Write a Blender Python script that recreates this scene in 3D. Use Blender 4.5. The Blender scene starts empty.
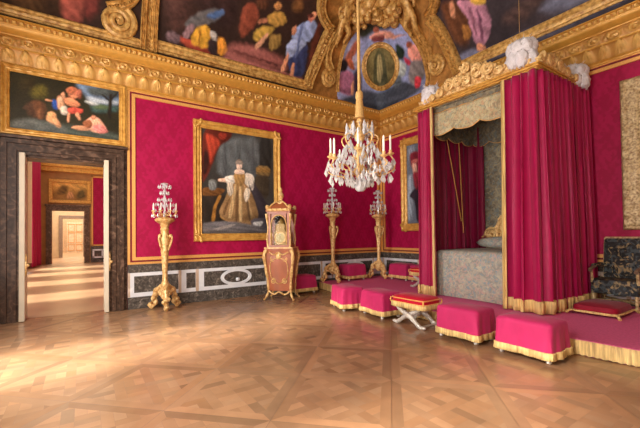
import bpy, math, random, json
import numpy as np
random.seed(7); rng = np.random.default_rng(5)
PI = math.pi
sc = bpy.context.scene
COL = sc.collection
sc.view_settings.view_transform = 'Standard'
sc.view_settings.look = 'None'
sc.view_settings.exposure = -.28

# ------------------------------------------------------------------ materials
def lin(c):
    return tuple(((v / 255.0) / 12.92 if v / 255.0 <= .04045 else ((v / 255.0 + .055) / 1.055) ** 2.4) for v in c)

def new_mat(name):
    m = bpy.data.materials.new(name); m.use_nodes = True
    nt = m.node_tree; b = nt.nodes['Principled BSDF']
    return m, nt, b

def mat(name, rgb, rough=.6, metal=0., var=.15, scale=8., bump=0., bscale=30., spec=.5, stretch=(1, 1, 1), sheen=0., trans=0., emit=0.):
    """principled surface, colour varied by object-space noise"""
    m, nt, b = new_mat(name)
    N, Lk = nt.nodes, nt.links
    tc = N.new('ShaderNodeTexCoord'); mp = N.new('ShaderNodeMapping'); mp.inputs['Scale'].default_value = stretch
    Lk.new(tc.outputs['Object'], mp.inputs['Vector'])
    nz = N.new('ShaderNodeTexNoise'); nz.inputs['Scale'].default_value = scale; nz.inputs['Detail'].default_value = 4
    Lk.new(mp.outputs[0], nz.inputs['Vector'])
    rp = N.new('ShaderNodeValToRGB'); c = lin(rgb)
    rp.color_ramp.elements[0].position = .3; rp.color_ramp.elements[1].position = .7
    rp.color_ramp.elements[0].color = tuple(max(0, v * (1 - var)) for v in c) + (1,)
    rp.color_ramp.elements[1].color = tuple(min(1, v * (1 + var)) for v in c) + (1,)
    Lk.new(nz.outputs['Fac'], rp.inputs['Fac']); Lk.new(rp.outputs['Color'], b.inputs['Base Color'])
    b.inputs['Roughness'].default_value = rough; b.inputs['Metallic'].default_value = metal
    b.inputs['Specular IOR Level'].default_value = spec
    if sheen: b.inputs['Sheen Weight'].default_value = sheen; b.inputs['Sheen Roughness'].default_value = .4
    if trans: b.inputs['Transmission Weight'].default_value = trans
    if emit:
        b.inputs['Emission Strength'].default_value = emit; Lk.new(rp.outputs['Color'], b.inputs['Emission Color'])
    if bump:
        n2 = N.new('ShaderNodeTexNoise'); n2.inputs['Scale'].default_value = bscale; n2.inputs['Detail'].default_value = 3
        Lk.new(mp.outputs[0], n2.inputs['Vector'])
        bp = N.new('ShaderNodeBump'); bp.inputs['Strength'].default_value = bump; bp.inputs['Distance'].default_value = .02
        Lk.new(n2.outputs['Fac'], bp.inputs['Height']); Lk.new(bp.outputs[0], b.inputs['Normal'])
    return m

def vc_mat(name, rough=.5, spec=.4, nvar=.25, nscale=14., gain=1., metal=0.):
    """colour comes from the mesh's own colour attribute 'Col', broken up by noise"""
    m, nt, b = new_mat(name); N, Lk = nt.nodes, nt.links
    at = N.new('ShaderNodeAttribute'); at.attribute_name = 'Col'
    tc = N.new('ShaderNodeTexCoord'); nz = N.new('ShaderNodeTexNoise'); nz.inputs['Scale'].default_value = nscale; nz.inputs['Detail'].default_value = 5
    Lk.new(tc.outputs['Object'], nz.inputs['Vector'])
    mr = N.new('ShaderNodeMapRange'); mr.inputs[1].default_value = .3; mr.inputs[2].default_value = .7
    mr.inputs[3].default_value = gain * (1 - nvar); mr.inputs[4].default_value = gain * (1 + nvar)
    Lk.new(nz.outputs['Fac'], mr.inputs[0])
    mx = N.new('ShaderNodeVectorMath'); mx.operation = 'SCALE'
    Lk.new(at.outputs['Color'], mx.inputs[0]); Lk.new(mr.outputs[0], mx.inputs['Scale'])
    Lk.new(mx.outputs[0], b.inputs['Base Color'])
    b.inputs['Roughness'].default_value = rough; b.inputs['Specular IOR Level'].default_value = spec; b.inputs['Metallic'].default_value = metal
    return m

def gold_mat(name, hi, lo, rough=.42, metal=.35, scale=22., bump=.5, bscale=60.):
    """gilding: noise mottles it between a lighter and a browner tone"""
    m, nt, b = new_mat(name); N, Lk = nt.nodes, nt.links
    tc = N.new('ShaderNodeTexCoord')
    nz = N.new('ShaderNodeTexNoise'); nz.inputs['Scale'].default_value = scale; nz.inputs['Detail'].default_value = 5
    Lk.new(tc.outputs['Object'], nz.inputs['Vector'])
    rp = N.new('ShaderNodeValToRGB'); rp.color_ramp.elements[0].position = .32; rp.color_ramp.elements[1].position = .62
    rp.color_ramp.elements[0].color = lin(lo) + (1,); rp.color_ramp.elements[1].color = lin(hi) + (1,)
    Lk.new(nz.outputs['Fac'], rp.inputs['Fac']); Lk.new(rp.outputs['Color'], b.inputs['Base Color'])
    b.inputs['Roughness'].default_value = rough; b.inputs['Metallic'].default_value = metal
    n2 = N.new('ShaderNodeTexNoise'); n2.inputs['Scale'].default_value = bscale
    Lk.new(tc.outputs['Object'], n2.inputs['Vector'])
    bp = N.new('ShaderNodeBump'); bp.inputs['Strength'].default_value = bump; bp.inputs['Distance'].default_value = .01
    Lk.new(n2.outputs['Fac'], bp.inputs['Height']); Lk.new(bp.outputs[0], b.inputs['Normal'])
    return m

def damask_mat(name, base, dark, u_axis):
    """woven silk damask: ogival repeats of glossy figure on a matt ground"""
    m, nt, b = new_mat(name); N, Lk = nt.nodes, nt.links
    tc = N.new('ShaderNodeTexCoord'); sp = N.new('ShaderNodeSeparateXYZ'); Lk.new(tc.outputs['Object'], sp.inputs[0])
    nz = N.new('ShaderNodeTexNoise'); nz.inputs['Scale'].default_value = 11.; nz.inputs['Detail'].default_value = 4
    Lk.new(tc.outputs['Object'], nz.inputs['Vector'])
    def mth(op, a, bb=None, cc=None):
        n = N.new('ShaderNodeMath'); n.operation = op
        for i, v in enumerate((a, bb, cc)):
            if v is None: continue
            if isinstance(v, (int, float)): n.inputs[i].default_value = v
            else: Lk.new(v, n.inputs[i])
        return n.outputs[0]
    u, v = sp.outputs[u_axis], sp.outputs['Z']
    su = mth('SINE', mth('ADD', mth('MULTIPLY', u, 2 * PI / .46), mth('MULTIPLY', mth('SUBTRACT', nz.outputs['Fac'], .5), 9.))); sv = mth('SINE', mth('MULTIPLY', v, 2 * PI / .72))
    s2 = mth('SINE', mth('MULTIPLY', v, 2 * PI / .27)); c2 = mth('COSINE', mth('MULTIPLY', u, 4 * PI / .26))
    f = mth('ADD', mth('MULTIPLY', su, sv), mth('MULTIPLY', mth('MULTIPLY', s2, c2), .55))
    f = mth('ADD', f, mth('MULTIPLY', mth('SUBTRACT', nz.outputs['Fac'], .5), 4.5))
    rp = N.new('ShaderNodeValToRGB'); rp.color_ramp.elements[0].position = .36; rp.color_ramp.elements[1].position = .68
    rp.color_ramp.elements[0].color = lin(dark) + (1,); rp.color_ramp.elements[1].color = lin(base) + (1,)
    Lk.new(mth('ADD', mth('MULTIPLY', f, .35), .5), rp.inputs['Fac'])
    Lk.new(rp.outputs['Color'], b.inputs['Base Color'])
    b.inputs['Roughness'].default_value = .55; b.inputs['Specular IOR Level'].default_value = .25
    return m

def marble_mat(name, dark, light, vein=.5, scale=3.5, rough=.25):
    m, nt, b = new_mat(name); N, Lk = nt.nodes, nt.links
    tc = N.new('ShaderNodeTexCoord')
    n1 = N.new('ShaderNodeTexNoise'); n1.inputs['Scale'].default_value = scale; n1.inputs['Detail'].default_value = 9; n1.inputs['Distortion'].default_value = 1.6
    Lk.new(tc.outputs['Object'], n1.inputs['Vector'])
    rp = N.new('ShaderNodeValToRGB'); e = rp.color_ramp.elements
    e[0].position = .35; e[0].color = lin(dark) + (1,); e[1].position = .72; e[1].color = lin(light) + (1,)
    k = rp.color_ramp.elements.new(.55); k.color = tuple((a * .75 + b2 * .25) for a, b2 in zip(lin(dark), lin(light))) + (1,)
    Lk.new(n1.outputs['Fac'], rp.inputs['Fac']); Lk.new(rp.outputs['Color'], b.inputs['Base Color'])
    b.inputs['Roughness'].default_value = rough; b.inputs['Specular IOR Level'].default_value = .18
    return m

def brocade_mat(name, cols, scale=9., rough=.7, warp=2.):
    """figured brocade: a two-tone ground under sprays of other colours"""
    m, nt, b = new_mat(name); N, Lk = nt.nodes, nt.links
    tc = N.new('ShaderNodeTexCoord')
    def noise(s, d, w):
        n = N.new('ShaderNodeTexNoise'); n.inputs['Scale'].default_value = s; n.inputs['Detail'].default_value = d; n.inputs['Distortion'].default_value = w
        Lk.new(tc.outputs['Object'], n.inputs['Vector']); return n.outputs['Fac']
    def ramp(fac, c0, c1, p0, p1):
        r = N.new('ShaderNodeValToRGB'); e = r.color_ramp.elements
        e[0].position, e[1].position = p0, p1; e[0].color = lin(c0) + (1,); e[1].color = lin(c1) + (1,)
        Lk.new(fac, r.inputs['Fac']); return r.outputs['Color']
    def over(base, col, fac):
        x = N.new('ShaderNodeMix'); x.data_type = 'RGBA'; Lk.new(fac, x.inputs['Factor']); Lk.new(base, x.inputs[6]); x.inputs[7].default_value = lin(col) + (1,); return x.outputs[2]
    out = ramp(noise(scale, 4, warp), cols[0], cols[1], .4, .6)
    for k, col in enumerate(cols[2:]):
        mp = N.new('ShaderNodeMapping'); mp.inputs['Location'].default_value = (3.1*k+1, 7.7*k, 1.3*k); Lk.new(tc.outputs['Object'], mp.inputs['Vector'])
        n = N.new('ShaderNodeTexNoise'); n.inputs['Scale'].default_value = scale*(1.1+.25*k); n.inputs['Detail'].default_value = 3; n.inputs['Distortion'].default_value = warp*1.4
        Lk.new(mp.outputs[0], n.inputs['Vector'])
        mr = N.new('ShaderNodeMapRange'); mr.inputs[1].default_value = .53; mr.inputs[2].default_value = .60; mr.inputs[4].default_value = .8
        Lk.new(n.outputs['Fac'], mr.inputs[0]); out = over(out, col, mr.outputs[0])
    Lk.new(out, b.inputs['Base Color'])
    b.inputs['Roughness'].default_value = rough; b.inputs['Specular IOR Level'].default_value = .25
    return m

M = {}
M['damask_back'] = damask_mat('damask_back', (176, 14, 74), (162, 8, 64), 'X')
M['damask_right'] = damask_mat('damask_right', (172, 13, 72), (157, 8, 62), 'Y')
M['cornice'] = gold_mat('cornice_gilding', (234, 182, 88), (208, 150, 64), .42, .2, 9., .08)
M['cove_gold'] = gold_mat('stucco_gilding', (232, 186, 108), (164, 110, 48), .4, .15, 12., .4)
M['frame'] = gold_mat('frame_gilding', (226, 174, 86), (194, 136, 58), .36, .2, 10., .1)
M['frame_old'] = gold_mat('aged_frame_gilding', (208, 180, 132), (132, 98, 60), .45, .15, 26., .4)
M['ormolu'] = gold_mat('ormolu', (240, 202, 138), (188, 134, 68), .38, .15, 18., .3)
M['trim'] = mat('gold_braid', (232, 170, 92), .5, .2, .12, 40.)
M['trim_red'] = mat('dark_red_braid', (120, 12, 28), .7)
M['fringe'] = mat('gold_fringe', (232, 188, 122), .65, .05, .4, 34., .8, 60., stretch=(1, 1, .06))
M['marble'] = marble_mat('dark_marble', (60, 42, 32), (132, 102, 84), scale=6., rough=.35)
M['marble_grey'] = marble_mat('grey_green_marble', (66, 60, 56), (146, 134, 122), scale=10., rough=.35)
M['marble_white'] = marble_mat('white_marble', (222, 222, 226), (244, 244, 246), scale=3., rough=.3)
M['marble_beige'] = marble_mat('beige_marble', (190, 160, 136), (226, 204, 186), scale=4., rough=.3)
M['jamb'] = mat('painted_door_edge', (222, 208, 184), .45, 0, .05, 4.)
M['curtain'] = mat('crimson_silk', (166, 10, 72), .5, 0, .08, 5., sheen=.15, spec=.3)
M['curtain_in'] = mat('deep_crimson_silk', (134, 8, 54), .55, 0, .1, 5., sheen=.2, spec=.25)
M['cover'] = mat('magenta_velvet_cover', (184, 40, 92), .65, 0, .06, 9., sheen=.12, spec=.2)
M['carpet'] = mat('crimson_carpet', (214, 100, 142), .95, 0, .1, 30., .2, 200., spec=.1)
M['velvet'] = mat('red_velvet', (190, 8, 44), .6, 0, .12, 10., sheen=.12, spec=.2)
M['velvet_dark'] = mat('dark_red_velvet', (140, 4, 36), .6, 0, .12, 10., sheen=.1, spec=.2)
M['silverleaf'] = mat('silvered_wood', (206, 196, 184), .4, .35, .25, 40., .4, 60.)
M['brocade'] = brocade_mat('bed_brocade', [(140, 136, 128), (168, 162, 146), (186, 176, 152), (124, 144, 150), (184, 154, 142)], 7.5, .7, 1.)
M['brocade_dark'] = brocade_mat('canopy_brocade', [(104, 92, 76), (140, 126, 102), (156, 142, 112), (110, 116, 112)], 6., .75, 1.4)
M['brocade_pale'] = brocade_mat('valance_brocade', [(176, 160, 122), (196, 182, 146), (150, 156, 136), (190, 150, 116), (140, 124, 100)], 6., .7, 1.4)
M['brocade_chair'] = brocade_mat('chair_brocade', [(26, 24, 26), (46, 42, 42), (166, 138, 96), (74, 80, 84)], 7., .65, 1.)
M['feather'] = mat('white_plumes', (228, 220, 222), .9, 0, .08, 20., .8, 60., spec=.1)
M['wax'] = mat('white_candle', (244, 238, 226), .5, 0, .03)
M['rosewood'] = mat('rosewood_veneer', (160, 88, 54), .35, 0, .2, 5., stretch=(1, 1, .4))
M['rosewood_dark'] = mat('dark_veneer', (120, 62, 42), .35, 0, .2, 6.)
M['frame_dark'] = mat('worn_dark_gilding', (120, 98, 78), .5, .1, .25, 20.)
M['brass'] = mat('brass_dial', (150, 118, 60), .45, .2, .15, 20.)
M['dark_in'] = mat('dark_interior', (40, 26, 20), .8)
M['ceiling'] = mat('ceiling_ground', (84, 62, 42), .8, 0, .2, 2.)
M['plaster'] = mat('warm_plaster', (214, 196, 168), .8, 0, .05, 2.)
M['shadow_gap'] = mat('painted_shadow_gap', (20, 13, 9), .9)
M['cornice_painted_shade'] = vc_mat('painted_shade_gilding', .42, .5, .1, 10., 1., .2)
M['paint'] = vc_mat('oil_paint', .45, .25, .25, 30., 1.15)
M['fresco'] = vc_mat('ceiling_paint', .6, .2, .22, 12., 1.3)
M['parquet'] = vc_mat('oak_parquet', .24, .5, .1, 4.)
M['bark'] = mat('cord', (196, 154, 92), .6, .1, .2, 60.)
M['sky'] = mat('bright_window', (255, 252, 246), .8, emit=2.2, var=.01)
M['door_white'] = mat('white_gold_door', (226, 206, 170), .5, 0, .05)

def crystal_mat():
    m, nt, b = new_mat('cut_crystal')
    b.inputs['Base Color'].default_value = (.93, .92, .94, 1); b.inputs['Roughness'].default_value = .08
    b.inputs['Transmission Weight'].default_value = .5; b.inputs['IOR'].default_value = 1.5
    b.inputs['Specular IOR Level'].default_value = .9
    nz = nt.nodes.new('ShaderNodeTexNoise'); nz.inputs['Scale'].default_value = 40
    rp = nt.nodes.new('ShaderNodeValToRGB'); rp.color_ramp.elements[0].color = (.8, .78, .8, 1); rp.color_ramp.elements[1].color = (1, 1, 1, 1)
    nt.links.new(nz.outputs['Fac'], rp.inputs['Fac']); nt.links.new(rp.outputs[0], b.inputs['Base Color'])
    return m
M['crystal'] = crystal_mat()
def glass_mat():
    m, nt, b = new_mat('clear_glass')
    N, Lk = nt.nodes, nt.links
    tr = N.new('ShaderNodeBsdfTransparent'); gl = N.new('ShaderNodeBsdfGlossy'); gl.inputs['Roughness'].default_value = .05
    lw = N.new('ShaderNodeLayerWeight'); lw.inputs['Blend'].default_value = .25
    mx = N.new('ShaderNodeMixShader'); ml = N.new('ShaderNodeMath'); ml.operation = 'MULTIPLY'; ml.inputs[1].default_value = .12; Lk.new(lw.outputs['Fresnel'], ml.inputs[0]); Lk.new(ml.outputs[0], mx.inputs[0]); Lk.new(tr.outputs[0], mx.inputs[1]); Lk.new(gl.outputs[0], mx.inputs[2])
    Lk.new(mx.outputs[0], N['Material Output'].inputs['Surface'])
    return m
M['glass'] = glass_mat()

# ------------------------------------------------------------------ mesh building
class MB:
    def __init__(s): s.v = []; s.f = []; s.c = []
    def add(s, vs, fs):
        o = len(s.v); s.v += [tuple(p) for p in vs]; s.f += [tuple(i + o for i in f) for f in fs]; return s
    def box(s, x0, x1, y0, y1, z0, z1):
        return s.add([(x0,y0,z0),(x1,y0,z0),(x1,y1,z0),(x0,y1,z0),(x0,y0,z1),(x1,y0,z1),(x1,y1,z1),(x0,y1,z1)],
                     [(0,3,2,1),(4,5,6,7),(0,1,5,4),(1,2,6,5),(2,3,7,6),(3,0,4,7)])
    def bbox(s, x0, x1, y0, y1, z0, z1, b=.02):
        """box with chamfered vertical and horizontal edges: stacked rounded rectangles"""
        def ring(i, z):
            X0, X1, Y0, Y1 = x0 + i, x1 - i, y0 + i, y1 - i; c = b * .7
            return [(X0+c,Y0,z),(X1-c,Y0,z),(X1,Y0+c,z),(X1,Y1-c,z),(X1-c,Y1,z),(X0+c,Y1,z),(X0,Y1-c,z),(X0,Y0+c,z)]
        return s.rings([ring(b, z0), ring(b*.3, z0+b*.3), ring(0, z0+b), ring(0, z1-b), ring(b*.3, z1-b*.3), ring(b, z1)])
    def rings(s, rr, caps=True, closed=True):
        n = len(rr[0]); vs = [p for r in rr for p in r]; fs = []
        for k in range(len(rr) - 1):
            for i in range(n if closed else n - 1):
                j = (i + 1) % n; fs.append((k*n+i, k*n+j, (k+1)*n+j, (k+1)*n+i))
        if caps:
            fs.append(tuple(reversed(range(n)))); fs.append(tuple((len(rr)-1)*n + i for i in range(n)))
        return s.add(vs, fs)
    def lathe(s, prof, c=(0,0,0), n=16, sq=0.):
        rr = []
        for r, z in prof:
            ring = []
            for i in range(n):
                a = 2*PI*i/n; rad = r*(1+sq*math.cos(4*a))
                ring.append((c[0]+rad*math.cos(a), c[1]+rad*math.sin(a), c[2]+z))
            rr.append(ring)
        return s.rings(rr)
    def tube(s, pts, r, n=8, flat=1.):
        pts = [np.array(p, float) for p in pts]; m = len(pts)
        rs = r if isinstance(r, (list, tuple)) else [r]*m
        up = np.array((0, 0, 1.)); rr = []; prev = None
        for i in range(m):
            t = pts[min(i+1, m-1)] - pts[max(i-1, 0)]; t /= (np.linalg.norm(t) + 1e-9)
            if prev is None:
                a = np.cross(t, up)
                if np.linalg.norm(a) < .1: a = np.cross(t, np.array((1., 0, 0)))
            else: a = prev - t*np.dot(prev, t)
            a /= (np.linalg.norm(a) + 1e-9); prev = a; b = np.cross(t, a)
            rr.append([tuple(pts[i] + rs[i]*(a*math.cos(2*PI*k/n) + flat*b*math.sin(2*PI*k/n))) for k in range(n)])
        return s.rings(rr)
    def sphere(s, c, r, n=10, m=7):
        if isinstance(r, (int, float)): r = (r, r, r)
        rr = []
        for j in range(1, m):
            th = PI*j/m
            rr.append([(c[0]+r[0]*math.sin(th)*math.cos(2*PI*i/n), c[1]+r[1]*math.sin(th)*math.sin(2*PI*i/n), c[2]-r[2]*math.cos(th)) for i in range(n)])
        return s.rings(rr)
    def prism(s, poly, fn0, fn1):
        """polygon (list of 2-D points) lifted by two functions to the two sides"""
        a = [fn0(*p) for p in poly]; b = [fn1(*p) for p in poly]
        return s.rings([a, b])
    def grid(s, nu, nv, fn, flip=False):
        vs = [fn(i/(nu-1), j/(nv-1)) for j in range(nv) for i in range(nu)]; fs = []
        for j in range(nv-1):
            for i in range(nu-1):
                q = (j*nu+i, j*nu+i+1, (j+1)*nu+i+1, (j+1)*nu+i); fs.append(q[::-1] if flip else q)
        return s.add(vs, fs)
    def pendant(s, c, r, h):
        x, y, z = c
        return s.add([(x,y,z),(x+r,y,z-h*.6),(x,y+r,z-h*.6),(x-r,y,z-h*.6),(x,y-r,z-h*.6),(x,y,z-h)],
                     [(0,1,2),(0,2,3),(0,3,4),(0,4,1),(5,2,1),(5,3,2),(5,4,3),(5,1,4)])
    def mesh(s, name, m, smooth=True, colors=None):
        me = bpy.data.meshes.new(name); me.from_pydata(s.v, [], s.f); me.update()
        if m is not None: me.materials.append(M[m] if isinstance(m, str) else m)
        if smooth:
            me.polygons.foreach_set('use_smooth', [True]*len(me.polygons))
            try: me.set_sharp_from_angle(angle=math.radians(38))
            except Exception: pass
        if colors is not None:
            ca = me.color_attributes.new('Col', 'FLOAT_COLOR', 'POINT')
            ca.data.foreach_set('color', np.asarray(colors, dtype=np.float32).ravel())
        return me
    def build(s, name, m, parent=None, smooth=True, colors=None):
        o = bpy.data.objects.new(name, s.mesh(name, m, smooth, colors)); COL.objects.link(o)
        if parent is not None: o.parent = parent
        return o

def tag(o, label=None, cat=None, group=None, kind=None):
    if label: o['label'] = label
    if cat: o['category'] = cat
    if group: o['group'] = group
    if kind: o['kind'] = kind
    return o
def empty(name, label, cat, loc=(0,0,0), rz=0., group=None):
    o = bpy.data.objects.new(name, None); COL.objects.link(o); o.empty_display_size = .1
    o.location = loc; o.rotation_euler = (0, 0, rz)
    return tag(o, label, cat, group)
def struct(o): o['kind'] = 'structure'; return o
def copy_tree(o, parent=None):
    c = o.copy(); COL.objects.link(c)
    if parent is not None: c.parent = parent
    for ch in list(o.children): copy_tree(ch, c)
    return c

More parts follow.
